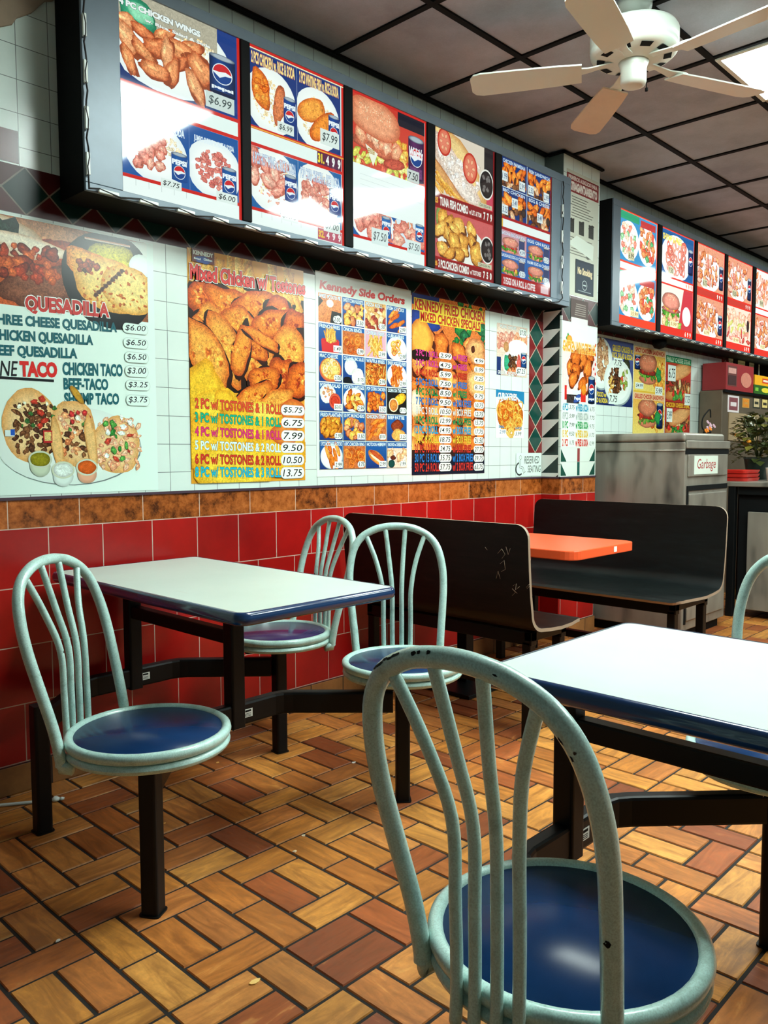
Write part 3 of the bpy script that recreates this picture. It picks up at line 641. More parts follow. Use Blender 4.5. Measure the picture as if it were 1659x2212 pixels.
def card(label, x0, z0, x1, z1, rgb, inner, y=2.5795):
    x0, x1, z0, z1 = x0*KC, x1*KC, 1.15+(z0-1.15)*KC, 1.15+(z1-1.15)*KC
    m = MB(); m.box(x0, y, z0, x1, y+0.001, z1, 0); dx, dz = (x1-x0)*0.12, (z1-z0)*0.12
    m.quad((x0+dx, y-0.0004, z0+dz), (x1-dx, y-0.0004, z0+dz), (x1-dx, y-0.0004, z1-dz), (x0+dx, y-0.0004, z1-dz), 1)
    m.quad((x0+2*dx, y-0.0008, z0+3*dz), (x1-2*dx, y-0.0008, z0+3*dz), (x1-2*dx, y-0.0008, z0+5*dz), (x0+2*dx, y-0.0008, z0+5*dz), 0)
    return tag(m.build('photo_card', [flat('card_edge', rgb, 0.6, 0, 0.05), flat('card_photo', inner, 0.5, 0, 0.5, 60)]), label, 'card', 'cards taped on the steel cupboard')
card('white edged photo card taped lowest on the steel cupboard', 6.40, 1.465, 6.63, 1.595, (216, 206, 206), (130, 70, 76))
card('orange yellow card taped on the steel cupboard', 6.70, 1.51, 6.85, 1.585, (196, 140, 60), (220, 130, 40))
card('dark photo card left of the last card on the steel cupboard', 6.93, 1.515, 7.09, 1.605, (40, 44, 32), (190, 170, 130))
card('dark photo card at the right end of the steel cupboard', 7.12, 1.515, 7.28, 1.605, (52, 46, 34), (214, 190, 120))
m = MB(); m.box(6.71, 2.574, 1.25, 7.38, 2.5805, 1.475, 0)
rr = random.Random(8)
for i in range(9):
    cx, cz = 7.13+0.057*(i % 3), 1.38+0.033*(i//3); rad = 0.021
    m.tube([(cx+rad*cos(2*pi*j/10)*rr.uniform(.7, 1.1), 2.5735, cz+rad*sin(2*pi*j/10)*rr.uniform(.7, 1.1)) for j in range(10)], 0.004, 5, True, 1, (0, 1, 0))
tag(m.build('cardboard_sign', [M['card'], M['whitepl']]), 'brown cardboard sign with a white painted scrawl under the photo cards', 'sign')

# ------------------------------------------------------------------ litter and small things
m = MB(); m.tube([(0.90, 2.748, 0.006), (1.0, 2.70, 0.006), (1.07, 2.655, 0.006), (1.13, 2.62, 0.006)], 0.0055, 8)
st = tag(m.build('drinking_straw', M['whitepl']), 'white drinking straw lying on the floor against the wall at the left edge', 'straw')
m = MB(); rr = random.Random(2)
m.lathe([(0, 0), (0.012, 0.003), (0.014, 0.010), (0.006, 0.016), (0, 0.016)], 7, (1.142, 2.613, 0)); m.lathe([(0, 0), (0.009, 0.003), (0.010, 0.008), (0, 0.012)], 6, (1.160, 2.607, 0)); o = m.build('torn_wrapper', M['whitepl'], st)
for i, (x, y, s, rgb, lab) in enumerate(((1.029, 1.383, .014, (232, 190, 110), 'pale food crumb on a dark plank at the bottom left'), (1.467, 1.77, .008, (236, 214, 180), 'tiny pale crumb on the planks right of the left chair post'), (2.058, 2.136, .009, (240, 236, 226), 'white crumb on the floor in front of the second chair post'), (1.708, 2.505, .008, (226, 170, 90), 'tan crumb on the floor under the first table'), (1.303, 2.205, .007, (226, 170, 90), 'tan crumb just behind the left chair post'), (0.80, 1.842, .006, (240, 236, 226), 'white speck on the planks at lower left'), (1.548, 1.827, .007, (236, 220, 190), 'pale crumb beside the shadow in the middle of the floor'))):
    m = MB(); rr = random.Random(i); n = 7
    poly = [(x+s*cos(2*pi*k/n)*rr.uniform(.6, 1.2), y+s*0.6*sin(2*pi*k/n)*rr.uniform(.6, 1.2)) for k in range(n)]
    m.prism(poly, 0.0002, 0.003); tag(m.build('crumb', flat('crumb', rgb, 0.7)), lab, 'crumb', 'crumbs on the floor')
m = MB(); pq = [(0.93, 2.39), (1.109, 2.518), (1.15, 2.54), (1.165, 2.565), (1.215, 2.60), (1.262, 2.655), (1.292, 2.668), (1.292, 2.915), (0.93, 2.915)]
n = len(pq); m.add([(x, 2.765, z) for x, z in pq]+[(x, DW-0.0005, z) for x, z in pq], [tuple(range(n)), tuple(range(2*n-1, n-1, -1))]+[(k, (k+1) % n, n+(k+1) % n, n+k) for k in range(n)])
struct(m.build('trim_4', M['plaster'], None, 0.004))
m = MB(); m.lathe([(0, 0), (0.05, 0), (0.05, -0.03), (0.035, -0.055), (0, -0.065)], 20); ch = m.build('camera_dome', M['blackmatte'], None, 0, (5.70, 2.70, 1.9645)); tag(ch, 'small black camera dome under the far menu board', 'camera')

# ------------------------------------------------------------------ printing
_tc = {}
def glyphs(s, bold=0.0, shear=0.0):
    k = (s, bold, shear)
    if k not in _tc:
        c = bpy.data.curves.new('t', 'FONT'); c.body = s; c.offset = bold; c.shear = shear; c.resolution_u = 3; c.fill_mode = 'FRONT'
        o = bpy.data.objects.new('t', c); me_ = bpy.data.meshes.new_from_object(o)
        _tc[k] = ([(v.co.x, v.co.y) for v in me_.vertices], [tuple(p.vertices) for p in me_.polygons])
        bpy.data.objects.remove(o); bpy.data.curves.remove(c); bpy.data.meshes.remove(me_)
    return _tc[k]
STEP = 5e-6
class Print:
    # coordinates are metres on the wall: x along it, z up; y0 is the plane the sheet hangs on
    def __init__(s, rect, y0, bg, mat, thick=0.0012, seed=1, edge=None):
        s.x0, s.z0, s.x1, s.z1 = rect; s.y0 = y0; s.mat = mat; s.v = []; s.f = []; s.c = []; s.k = 0; s.thick = thick; s.r = random.Random(seed); s.parts = []; s.stack = None; s.clip = None; s.tilt = 0.0
        e = lin(edge or bg); q = [(s.x0, s.z0), (s.x1, s.z0), (s.x1, s.z1), (s.x0, s.z1)]
        vs = [(x, 0.0, z) for x, z in q]+[(x, -thick, z) for x, z in q]
        s.v += vs; s.c += [(*e, 0)]*8; s.f += [(0, 1, 2, 3), (0, 4, 5, 1), (1, 5, 6, 2), (2, 6, 7, 3), (3, 7, 4, 0)]
        s.rect(s.x0, s.z0, s.x1, s.z1, bg)
    def lay(s): s.k += 1; return -s.thick-s.k*STEP
    def put(s, pts, faces, cols, y=None):
        y = s.lay() if y is None else y; o = len(s.v); cl = s.clip
        for x, z in pts:
            if cl: x = min(max(x, cl[0]), cl[2]); z = min(max(z, cl[1]), cl[3])
            s.v.append((x, y, z))
        s.c += cols; s.f += [tuple(i+o for i in f) for f in faces]
    def rect(s, x0, z0, x1, z1, c, a=0.0):
        s.put([(x0, z0), (x1, z0), (x1, z1), (x0, z1)], [(0, 1, 2, 3)], [(*lin(c), a)]*4)
    def grad(s, x0, z0, x1, z1, c0, c1, a=0.0):
        s.put([(x0, z0), (x1, z0), (x1, z1), (x0, z1)], [(0, 1, 2, 3)], [(*lin(c0), a)]*2+[(*lin(c1), a)]*2)
    def poly(s, pts, c, a=0.0):
        s.put(pts, [tuple(range(len(pts)))], [(*lin(c), a)]*len(pts))
    def ell(s, cx, cz, rx, rz, c, c2=None, a=0.0, rot=0.0, n=28, rough=0.0):
        s.blob(cx, cz, rx, rz, c, c2 or c, rot, rough, n, a)
    def blob(s, cx, cz, rx, rz, c, c2, rot=0.0, rough=0.18, n=18, a=1.0, mid=0.62):
        r = s.r; C, Sn = cos(rot), sin(rot); k1, k2 = lin(c), lin(c2); pts = [(cx, cz)]; cols = [(*k1, a)]
        ph = r.uniform(0, 6); amp = [r.uniform(-rough, rough) for _ in range(4)]
        for ring, f in ((mid, 0.0), (1.0, 1.0)):
            for i in range(n):
                t = 2*pi*i/n; q = 1+sum(amp[j]*sin((j+2)*t+ph*(j+1)) for j in range(4))*0.7+(r.uniform(-rough, rough)*0.25 if rough else 0)
                x, z = rx*cos(t)*q*ring, rz*sin(t)*q*ring
                pts.append((cx+x*C-z*Sn, cz+x*Sn+z*C))
                j = 1+r.uniform(-.12, .12) if a else 1
                cc = k1 if f == 0 else k2
                cols.append((cc[0]*j, cc[1]*j, cc[2]*j, a))
        fs = [(0, 1+i, 1+(i+1) % n) for i in range(n)]+[(1+i, 1+n+i, 1+n+(i+1) % n, 1+(i+1) % n) for i in range(n)]
        s.put(pts, fs, cols)
    def text(s, st, x0, z0, x1, z1, c, bold=0.018, outl=None, ow=0.05, shear=0.0, out2=None):
        bf = bold*1.15+0.026; bo = bf+max(0.022, ow*0.6)
        for col, b in ((out2, bo+0.03), (outl, bo), (c, bf)):
            if col is None: continue
            V, F = glyphs(st, 0.0, shear); xs = [p[0] for p in V]; zs = [p[1] for p in V]
            a0, a1, b0, b1 = min(xs), max(xs), min(zs), max(zs); sx = (x1-x0)/max(1e-6, a1-a0); sz = (z1-z0)/max(1e-6, b1-b0)
            V, F = glyphs(st, b, shear)
            s.put([(x0+(x-a0)*sx, z0+(z-b0)*sz+(x-a0)*sx*s.tilt) for x, z in V], F, [(*lin(col), 0)]*len(V))
    def hand(s, st, x0, z0, x1, z1, c=(30, 34, 40)): s.text(st, x0, z0, x1, z1, c, -0.018, None, 0, 0.18)
    def begin(s, name, label=None): s.stack = (s.v, s.f, s.c, name, label); s.v, s.f, s.c = [], [], []
    def end(s):
        v, f, c, n, l = s.stack; s.parts.append((n, l, s.v, s.f, s.c)); s.v, s.f, s.c = v, f, c
    def price(s, st, x0, z0, x1, z1, oval=True, bg=(236, 242, 238), ink=(30, 34, 40), name='price_tag'):
        s.begin(name)
        if oval:
            n = 20; rx, rz = (x1-x0)/2, (z1-z0)/2; cx, cz = (x0+x1)/2, (z0+z1)/2
            P = lambda q: [(cx+(rx-rz*0.9+rz*0.9*0)*(1 if cos(2*pi*i/n) > 0.01 else -1)*1.0+rz*0.9*q*cos(2*pi*i/n), cz+rz*q*sin(2*pi*i/n)) for i in range(n)] if rx > rz else [(cx+rx*q*cos(2*pi*i/n), cz+rz*q*sin(2*pi*i/n)) for i in range(n)]
            s.poly(P(1.0), tuple(int(v*0.72) for v in bg)); s.poly(P(0.94), bg)
        else:
            s.rect(x0, z0, x1, z1, bg)
        mx, mz = (x1-x0)*0.1, (z1-z0)*0.2
        s.hand(st, x0+mx, z0+mz, x1-mx, z1-mz, ink); s.end()
    # -- food
    def pieces(s, x0, z0, x1, z1, n, ra, rb, pal, asp=(0.55, 1.0), dark=None, rough=0.2, seg=14):
        r = s.r; items = []
        for i in range(n):
            best = None
            for _ in range(6):
                p = (r.uniform(x0, x1), r.uniform(z0, z1)); d = min([hypot(p[0]-q[0], p[1]-q[1]) for q in items] or [9])
                if best is None or d > best[0]: best = (d, p)
            items.append(best[1])
        items.sort(key=lambda q: -q[1])
        for x, z in items:
            c, e = r.choice(pal); R_ = r.uniform(ra, rb); k = r.uniform(*asp); rot = r.uniform(0, pi)
            if dark: s.blob(x+R_*0.05, z-R_*0.10, R_*1.06, R_*k*1.1, dark, dark, rot, rough, seg, 0.3)
            s.blob(x, z, R_, R_*k, c, e, rot, rough, seg, 1.0)
            h = tuple(min(255, int(v*1.18+12)) for v in c); s.blob(x-R_*0.18, z+R_*k*0.2, R_*0.36, R_*k*0.26, h, c, rot, 0.3, 9, 1.0)
    def inell(s, cx, cz, rx, rz, n, ra, rb, pal, asp=(0.55, 1.0), dark=None):
        r = s.r
        P = []
        for i in range(n):
            t = r.uniform(0, 2*pi); q = math.sqrt(r.random())*0.86; P.append((cx+rx*q*cos(t), cz+rz*q*sin(t)))
        P.sort(key=lambda q: -q[1])
        for x, z in P:
            c, e = r.choice(pal); R_ = r.uniform(ra, rb); k = r.uniform(*asp); rot = r.uniform(0, pi)
            if dark: s.blob(x, z-R_*0.08, R_*1.08, R_*k*1.12, dark, dark, rot, .2, 12, 0.3)
            s.blob(x, z, R_, R_*k, c, e, rot, 0.2, 13, 1.0)
    def sticks(s, x0, z0, x1, z1, n, L, w, pal, ang=(0, pi), tri=0.0):
        r = s.r
        for i in range(n):
            x, z = r.uniform(x0, x1), r.uniform(z0, z1); a = r.uniform(*ang); l = L*r.uniform(.6, 1.1)/2; h = w/2; C, Sn = cos(a), sin(a); c, e = r.choice(pal)
            q = [(x+u*l*C-v*h*Sn, z+u*l*Sn+v*h*C) for u, v in ((-1, -1), (1, -1), (1, 1), (-1, 1))]
            s.put(q, [(0, 1, 2, 3)], [(*lin(e), 1)]*2+[(*lin(c), 1)]*2)
    def rings(s, x0, z0, x1, z1, n, R_, w, pal):
        r = s.r
        for i in range(n):
            x, z = r.uniform(x0, x1), r.uniform(z0, z1); c, e = r.choice(pal); k = r.uniform(.6, 1); ro = r.uniform(0, 3); m = 18; C, Sn = cos(ro), sin(ro); rr_ = R_*r.uniform(.8, 1.15)
            pts = []
            for f in (1.0, 1-w*0.5, 1-w):
                for j in range(m):
                    a, b = rr_*f*cos(2*pi*j/m), rr_*k*f*sin(2*pi*j/m); pts.append((x+a*C-b*Sn, z+a*Sn+b*C))
            fs = [(t*m+j, t*m+(j+1) % m, (t+1)*m+(j+1) % m, (t+1)*m+j) for t in (0, 1) for j in range(m)]
            s.put(pts, fs, [(*lin(e), 1)]*m+[(*lin(c), 1)]*m+[(*lin(e), 1)]*m)
    def plate(s, cx, cz, rx, rz):
        s.ell(cx+rx*0.03, cz-rz*0.05, rx*1.02, rz*1.02, (150, 160, 165)); s.ell(cx, cz, rx, rz, (250, 250, 246), (232, 236, 236)); s.ell(cx, cz, rx*0.8, rz*0.8, (244, 244, 240), (252, 252, 250))
    def can(s, x0, z0, x1, z1, c=(24, 78, 150), c2=(10, 30, 74), word=None):
        W_, H_ = x1-x0, z1-z0; cx = (x0+x1)/2
        s.put([(x0, z0), (cx-W_*.15, z0), (x1, z0), (x1, z1-H_*.08), (cx-W_*.15, z1-H_*.08), (x0, z1-H_*.08)], [(0, 1, 4, 5), (1, 2, 3, 4)], [(*lin(c2), 0), (*lin(c), 0), (*lin(c2), 0), (*lin(c2), 0), (*lin(c), 0), (*lin(c2), 0)])
        s.ell(cx, z1-H_*.08, W_/2, H_*.07, (170, 180, 190), (60, 74, 96))
        s.ell(cx, z0+H_*.02, W_/2, H_*.05, c2)
        q = 0.36*W_; cz = z0+H_*0.52; n = 24
        if word == 'low': cz = z0+H_*.3; q = 0.34*W_
        qz = min(q, H_*.24)
        s.ell(cx, cz, q*1.08, qz*1.08, (236, 240, 244))
        top = [(cx+q*cos(t), cz+qz*sin(t)) for t in [pi*i/12 for i in range(13)]]+[(cx-q*.45, cz+qz*.02), (cx+q*.35, cz+qz*.30)]
        bot = [(cx+q*cos(t), cz+qz*sin(t)) for t in [pi+pi*i/12+0.25*(i/12) for i in range(12)]]+[(cx+q*.3, cz-qz*.12), (cx-q*.3, cz-qz*.45)]
        top = [(x, max(z, cz+qz*0.12)) for x, z in top]
        s.poly(top, (206, 36, 44)); s.poly(bot, (20, 66, 140))
        if word == 'low': s.text('PEPSI', x0+W_*.06, z0+H_*.56, x1-W_*.06, z0+H_*.72, (240, 244, 248), 0.03)
        elif word: s.text(word, x0+W_*.1, z0+H_*.10, x1-W_*.1, z0+H_*.2, (240, 244, 248), 0.02)
    def burger(s, x0, z0, x1, z1, bun=(206, 130, 70), meat=(96, 48, 26)):
        W_, H_ = x1-x0, z1-z0; cx = (x0+x1)/2
        s.blob(cx, z0+H_*.16, W_*.46, H_*.16, bun, tuple(int(v*.7) for v in bun), 0, .05, 18, .5)
        s.pieces(x0+W_*.1, z0+H_*.22, x1-W_*.1, z0+H_*.34, 8, W_*.10, W_*.16, [((70, 140, 40), (36, 90, 24)), ((110, 170, 60), (50, 110, 30))], (.3, .5))
        s.blob(cx, z0+H_*.40, W_*.47, H_*.12, meat, tuple(int(v*.6) for v in meat), 0, .12, 18, 1)
        s.pieces(x0+W_*.15, z0+H_*.46, x1-W_*.15, z0+H_*.52, 4, W_*.12, W_*.18, [((214, 60, 40), (160, 30, 24)), ((250, 200, 80), (220, 150, 40))], (.3, .5))
        s.blob(cx, z0+H_*.68, W_*.48, H_*.30, bun, tuple(int(v*.62) for v in bun), 0, .04, 22, .5)
        s.sticks(cx-W_*.25, z0+H_*.7, cx+W_*.25, z0+H_*.9, 26, W_*.03, W_*.012, [((250, 232, 190), (230, 200, 150))])
    def done(s, name, label=None, cat=None, group=None, parent=None, loc_off=0.0):
        ox, oz = (s.x0+s.x1)/2, (s.z0+s.z1)/2
        def mk(nm, v, f, c, par, off):
            me_ = bpy.data.meshes.new(nm); me_.from_pydata([(x-ox, y, z-oz) for x, y, z in v], [], f); me_.materials.append(s.mat)
            a = me_.color_attributes.new('ink', 'FLOAT_COLOR', 'POINT'); a.data.foreach_set('color', [q for t_ in c for q in t_])
            o = bpy.data.objects.new(nm, me_); COL.objects.link(o)
            if par: o.parent = par
            return o
        o = mk(name, s.v, s.f, s.c, parent, 0); o.location = (ox, s.y0, oz)
        if parent: o.location = Vector((ox, s.y0, oz))-Vector(parent.location)
        if label: tag(o, label, cat, group)
        for n, l, v, f, c in s.parts:
            q = mk(n, v, f, c, o, 0)
            if l: q['label'] = l
        return o
CH = [((240, 126, 36), (176, 58, 10)), ((248, 144, 48), (190, 68, 14)), ((230, 106, 28), (156, 44, 8)), ((252, 164, 66), (206, 92, 24))]
CHP = [((236, 150, 96), (186, 84, 44)), ((228, 130, 80), (172, 72, 36)), ((242, 168, 116), (196, 104, 62))]
POP = [((240, 160, 140), (206, 104, 90)), ((232, 144, 126), (196, 92, 80)), ((246, 182, 160), (214, 120, 104))]
FRY = [((248, 196, 90), (214, 130, 36)), ((242, 180, 72), (200, 116, 30)), ((250, 208, 112), (224, 150, 50))]
RICE = [((250, 222, 170), (236, 186, 120)), ((252, 236, 206), (236, 200, 150))]
GRN = [((50, 130, 50), (20, 80, 34)), ((90, 160, 70), (36, 100, 40))]
BRN = [((110, 64, 36), (58, 28, 16)), ((136, 84, 50), (76, 40, 22)), ((86, 48, 30), (44, 22, 14))]
SHR = [((242, 170, 130), (216, 116, 84)), ((246, 190, 156), (224, 136, 100))]
YP = M['print']; WY = DW-0.0004

# --- quesadilla and taco poster
p = Print((1.03, 1.014, 1.648, 1.935), WY, (232, 244, 238), YP, seed=5)
RX0, RZ0, RX1, RZ1 = 1.03, 1.642, 1.622, 1.932
p.clip = (1.03, RZ0, RX1, RZ1); p.rect(1.03, RZ0, RX1, RZ1, (150, 80, 44), 1.0)
for a in ((1.197,1.862,.22,.10,(206,140,96),(170,96,58)),(1.138,1.767,.20,.085,(196,70,30),(140,40,14)),(1.230,1.820,.13,.055,(186,72,30),(120,38,14)),(1.111,1.704,.13,.10,(206,90,40),(150,50,20)),(1.227,1.721,.16,.075,(140,78,52),(96,44,26))):
    p.blob(*a[:4], a[4], a[5], 0.3, .15, 22, 1)
p.blob(1.124,1.865, .12, .06, (236,214,190), (206,160,120), -.3, .1, 18, .4); p.blob(1.100,1.881, .05, .06, (40,60,50), (20,40,34), 0, .3, 16, 1)
p.blob(1.175,1.849, .15, .03, (244,226,206), (220,180,150), -.1, .1, 18, .4)
p.pieces(1.099,1.740, 1.271,1.840, 26, .012, .026, [((186,60,24),(110,30,10)),((140,44,20),(70,20,10)),((214,96,40),(150,50,20))])
p.poly([(1.544,1.927),(1.639,1.935),(1.635,1.799),(1.551,1.809)], (238,242,236))
p.clip = (1.03, 1.60, RX1, RZ1); p.blob(1.473,1.774, .178, .175, (24,26,28), (14,16,18), 0, .02, 30, .2)
p.blob(1.481,1.858, .10, .045, (206,186,40), (150,130,20), .1, .25, 18, 1)
p.blob(1.599,1.845, .05, .042, (240,246,242), (226,234,230), 0, .06, 18, 0)
p.blob(1.415,1.807, .115, .055, (240,170,70), (206,110,30), -.35, .1, 20, 1)
p.blob(1.478,1.757, .150, .095, (246,206,120), (226,150,56), -.12, .05, 24, .6)
p.blob(1.549,1.748, .115, .085, (250,214,134), (228,156,60), -.25, .05, 24, .6)
p.pieces(1.368,1.683, 1.614,1.819, 46, .004, .010, [((206,106,34),(226,150,60)),((186,84,26),(214,130,50))], (.4,.9))
p.pieces(1.353,1.792, 1.421,1.826, 10, .008, .016, [((70,34,18),(40,18,10)),((160,60,24),(90,30,14))])
for t_ in range(9): p.blob(*(lambda a, b, f: (a[0]+(b[0]-a[0])*f, a[1]+(b[1]-a[1])*f))((1.417,1.716), (1.520,1.814), t_/8), .011, .008, (70, 30, 18), (130, 60, 26), .6, .3, 12, 1)
p.grad(1.380,1.912,1.554,1.904, (206,110,60), (248,226,210), .2)
p.clip = None
p.tilt = 0.038; p.text('QUESADILLA', 1.167,1.624,1.463,1.678, (206,52,48), .02, (246,250,246), .07); p.tilt = 0
TEAL = (30, 96, 108)
p.tilt = 0.04
for st, xl, r_ in (('THREE CHEESE QUESADILLA', (1.053,1.596), (1.091,1.574,1.492,1.611)), ('CHICKEN QUESADILLA', (1.055,1.555), (1.089,1.523,1.399,1.561)), ('BEEF QUESADILLA', (1.055,1.492), (1.087,1.473,1.339,1.511)), ('CHICKEN TACO', (1.288,1.446), (1.291,1.427,1.511,1.467)), ('BEEF-TACO', (1.290,1.402), (1.292,1.377,1.453,1.413)), ('SHRIMP TACO', (1.291,1.357), (1.292,1.325,1.494,1.362))):
    p.text(st, xl[0], r_[1]-(.004 if xl[0] < 1.15 else 0), r_[2], r_[3]-(.004 if xl[0] < 1.15 else 0), TEAL, .018)
p.hand('ONE', 1.040,1.406,1.134,1.456, (26,28,32)); p.text('TACO', 1.142,1.413,1.265,1.458, (226,44,40), .03)
p.rect(1.038,1.407,1.255,1.398, (30,32,36))
# tacos
pc = (1.315,1.182); p.clip = (1.03, 1.014, 1.645, 1.9)
p.ell(pc[0]+.004, pc[1]-.006, .262, .135, (120,128,130)); p.ell(*pc, .262, .138, (240,244,240), (226,234,230)); 
for a in ((1.172,1.247,.098,.125),(1.321,1.223,.085,.118),(1.482,1.183,.095,.105)):
    p.blob(*a, (250,206,150), (228,160,92), .05, .05, 26, .4)
for a, pal, n_ in (((1.117,1.155, 1.245,1.320), BRN, 60), ((1.272,1.141, 1.381,1.302), BRN+SHR+CHP, 46), ((1.409,1.103, 1.573,1.275), SHR, 44)):
    p.pieces(a[0], a[1], a[2], a[3], n_, .007, .017, pal, (.45, .9))
p.pieces(1.133,1.246, 1.255,1.342, 14, .006, .013, [((248,240,220),(226,206,176)),((206,60,40),(160,36,24)),((60,110,50),(30,70,30))])
p.pieces(1.297,1.214, 1.376,1.307, 10, .006, .012, [((246,236,220),(226,200,180)),((90,150,70),(50,100,40)),((206,50,50),(150,30,30))])
p.pieces(1.430,1.131, 1.537,1.288, 18, .008, .016, GRN+[((246,246,240),(226,230,226)),((206,70,50),(160,40,30))], (.4,.9))
for a in ((1.259,1.182,.02,.10),(1.382,1.196,.02,.10)): p.blob(*a, (244,190,124), (220,150,80), .12, .08, 18, .4)
p.blob(1.335,1.359, .04, .012, (206,150,50), (170,110,30), -.9, .1, 14, .6)
for cxy, top, side in ((( 1.198,1.131), (150,136,24), (206,214,190)), ((1.277,1.094), (240,244,240), (228,236,232)), ((1.364,1.102), (226,96,30), (236,170,140))):
    p.blob(cxy[0], cxy[1]-.022, .036, .034, side, tuple(int(v*.86) for v in side), 0, .02, 20, 0); p.ell(cxy[0], cxy[1]+.002, .041, .030, (226,230,214), (206,206,180)); p.blob(cxy[0], cxy[1]+.002, .035, .024, top, tuple(int(v*.8) for v in top), 0, .03, 20, .5)
p.clip = None
for st, r_ in (('$6.00', (1.515,1.593,1.619,1.631)), ('$6.50', (1.517,1.540,1.618,1.578)), ('$6.50', (1.520,1.487,1.619,1.527)), ('$3.00', (1.520,1.435,1.616,1.477)), ('$3.25', (1.522,1.386,1.622,1.424)), ('$3.75', (1.522,1.329,1.619,1.370))):
    p.price(st, *r_, True, (230,242,236))
p.begin('sticker'); p.rect(1.084,1.210,1.115,1.231, (226,234,236)); p.rect(1.102,1.214,1.116,1.234, (40,90,190)); p.end()
p.begin('sticker'); p.rect(1.211,1.190,1.242,1.232, (200,40,44)); p.rect(1.215,1.197,1.239,1.227, (226,190,120), 1); p.end()
p.done('menu_poster', 'white quesadilla and taco poster with handwritten prices at the left edge', 'poster', 'food posters on the side wall')

# --- mixed chicken poster
p = Print((1.796,1.033,2.386,1.950), WY, (240,160,44), YP, seed=7)
X0, Z0, X1, Z1 = p.x0, p.z0, p.x1, p.z1; Wd, Hd = X1-X0, Z1-Z0; p.clip = (X0, Z0, X1, Z1)
p.rect(X0, Z0+.40*Hd, X1, Z0+.86*Hd, (34,16,10))
p.sticks(X0, Z0+.80*Hd, X1, Z1, 26, .3, .035, FRY, (1.1, 2.0))
p.blob(X0+.52*Wd, Z0+.89*Hd, .05, .03, (30,16,10), (40,20,10), 0, .2, 16, 0)
def wing(x, z, L_, w_, rot, pal):
    c_, e_ = p.r.choice(pal); p.blob(x+.004, z-.006, L_*1.05, w_*1.1, (70,22,6), (36,12,4), rot, .16, 30, .5); p.blob(x, z, L_, w_, c_, e_, rot, .16, 34, 1, .6)
    p.pieces(x-L_*.4, z-w_*.4, x+L_*.4, z+w_*.4, 16, w_*.10, w_*.30, [((246,164,70),c_),(tuple(min(255,int(v*1.12)) for v in c_), c_), (c_, e_), (e_, c_)], (.4,.9), None, .35, 11)
for fx, fz, L_, w_, ro in ((.12,.80,.09,.07,.9),(.32,.79,.12,.07,-.3),(.55,.80,.12,.065,.2),(.75,.78,.09,.07,.5),(.15,.71,.08,.06,.5),(.42,.72,.10,.06,-.2),(.68,.73,.11,.06,.4),(.9,.72,.09,.07,1.2),(.05,.63,.06,.08,.2),(.85,.62,.12,.09,.9),(.30,.60,.16,.075,-1.0),(.14,.55,.17,.085,-1.0),(.58,.55,.12,.085,1.3),(.55,.60,.07,.04,-.4),(.76,.49,.10,.07,1.0),(.62,.47,.09,.06,.2),(.95,.48,.09,.08,1.0),(.52,.38,.13,.055,.5),(.72,.37,.12,.05,.35)):
    wing(X0+fx*Wd, Z0+fz*Hd, L_*.95, w_*.95, ro, CH)
# bent wing in the middle
wing(X0+.42*Wd, Z0+.59*Hd, .115, .042, 1.35, CH[3:]+CH[1:2]); wing(X0+.60*Wd, Z0+.655*Hd, .10, .028, -.42, CH[3:]+CH[1:2])
YEL = [((252,206,60),(236,170,30)),((250,190,44),(226,150,24))]
for fx, fz, rx, rz in ((.10,.40,.10,.12),(.20,.30,.13,.11),(.27,.36,.05,.05),(.5,.24,.2,.1),(.15,.16,.16,.12),(.7,.12,.2,.1),(.35,.06,.2,.1)): p.blob(X0+fx*Wd, Z0+fz*Hd, rx, rz, *p.r.choice(YEL), 0, .12, 22, .7)
p.blob(X0+.62*Wd, Z0+.325*Hd, .10, .04, (250,214,90), (240,180,50), 0, .08, 20, .6)
for fx, fz, rx, rz in ((.88,.33,.07,.055),(.80,.22,.08,.05)): p.blob(X0+fx*Wd, Z0+fz*Hd, rx, rz, (232,130,50), (206,84,30), 0, .05, 24, .3)
p.clip = None
p.rect(1.815,1.899,1.919,1.950, (104,34,24)); p.text('KENNEDY', 1.822,1.928,1.912,1.942, (240,240,230), .03); p.blob(1.866,1.911, .038, .014, (40,74,150), (28,50,120), 0, .12, 18, 0); p.text('Fried', 1.825,1.909,1.854,1.916, (230,236,240), .02); p.text('Chicken', 1.869,1.911,1.908,1.919, (230,236,240), .02)
p.tilt = .03; p.text('Mixed Chicken w/ Tostones', 1.807,1.831,2.391,1.886, (216,48,44), .012, (50,16,16), .02, 0, (250,244,232)); p.tilt = 0
rows = (('2 PC w/ TOSTONES & 1 ROLL', (226,74,44), '$5.75', 1378, 1522), ('3 PC w/ TOSTONES & 1 ROLL', (20,166,130), '6.75', 1500, 1628), ('4 PC w/ TOSTONES & 1 ROLL', (226,50,120), '7.99', 1622, 1738), ('5 PC w/ TOSTONES & 2 ROLL', (226,240,240), '9.50', 1742, 1842), ('6 PC w/ TOSTONES & 2 ROLL', (214,56,40), '10.50', 1855, 1950), ('8 PC w/ TOSTONES & 3 ROLL', (36,176,206), '13.75', 1966, 2058))
for st, c_, pr, a, b in rows:
    q = (1.832,1.998), (2.258,2.077)
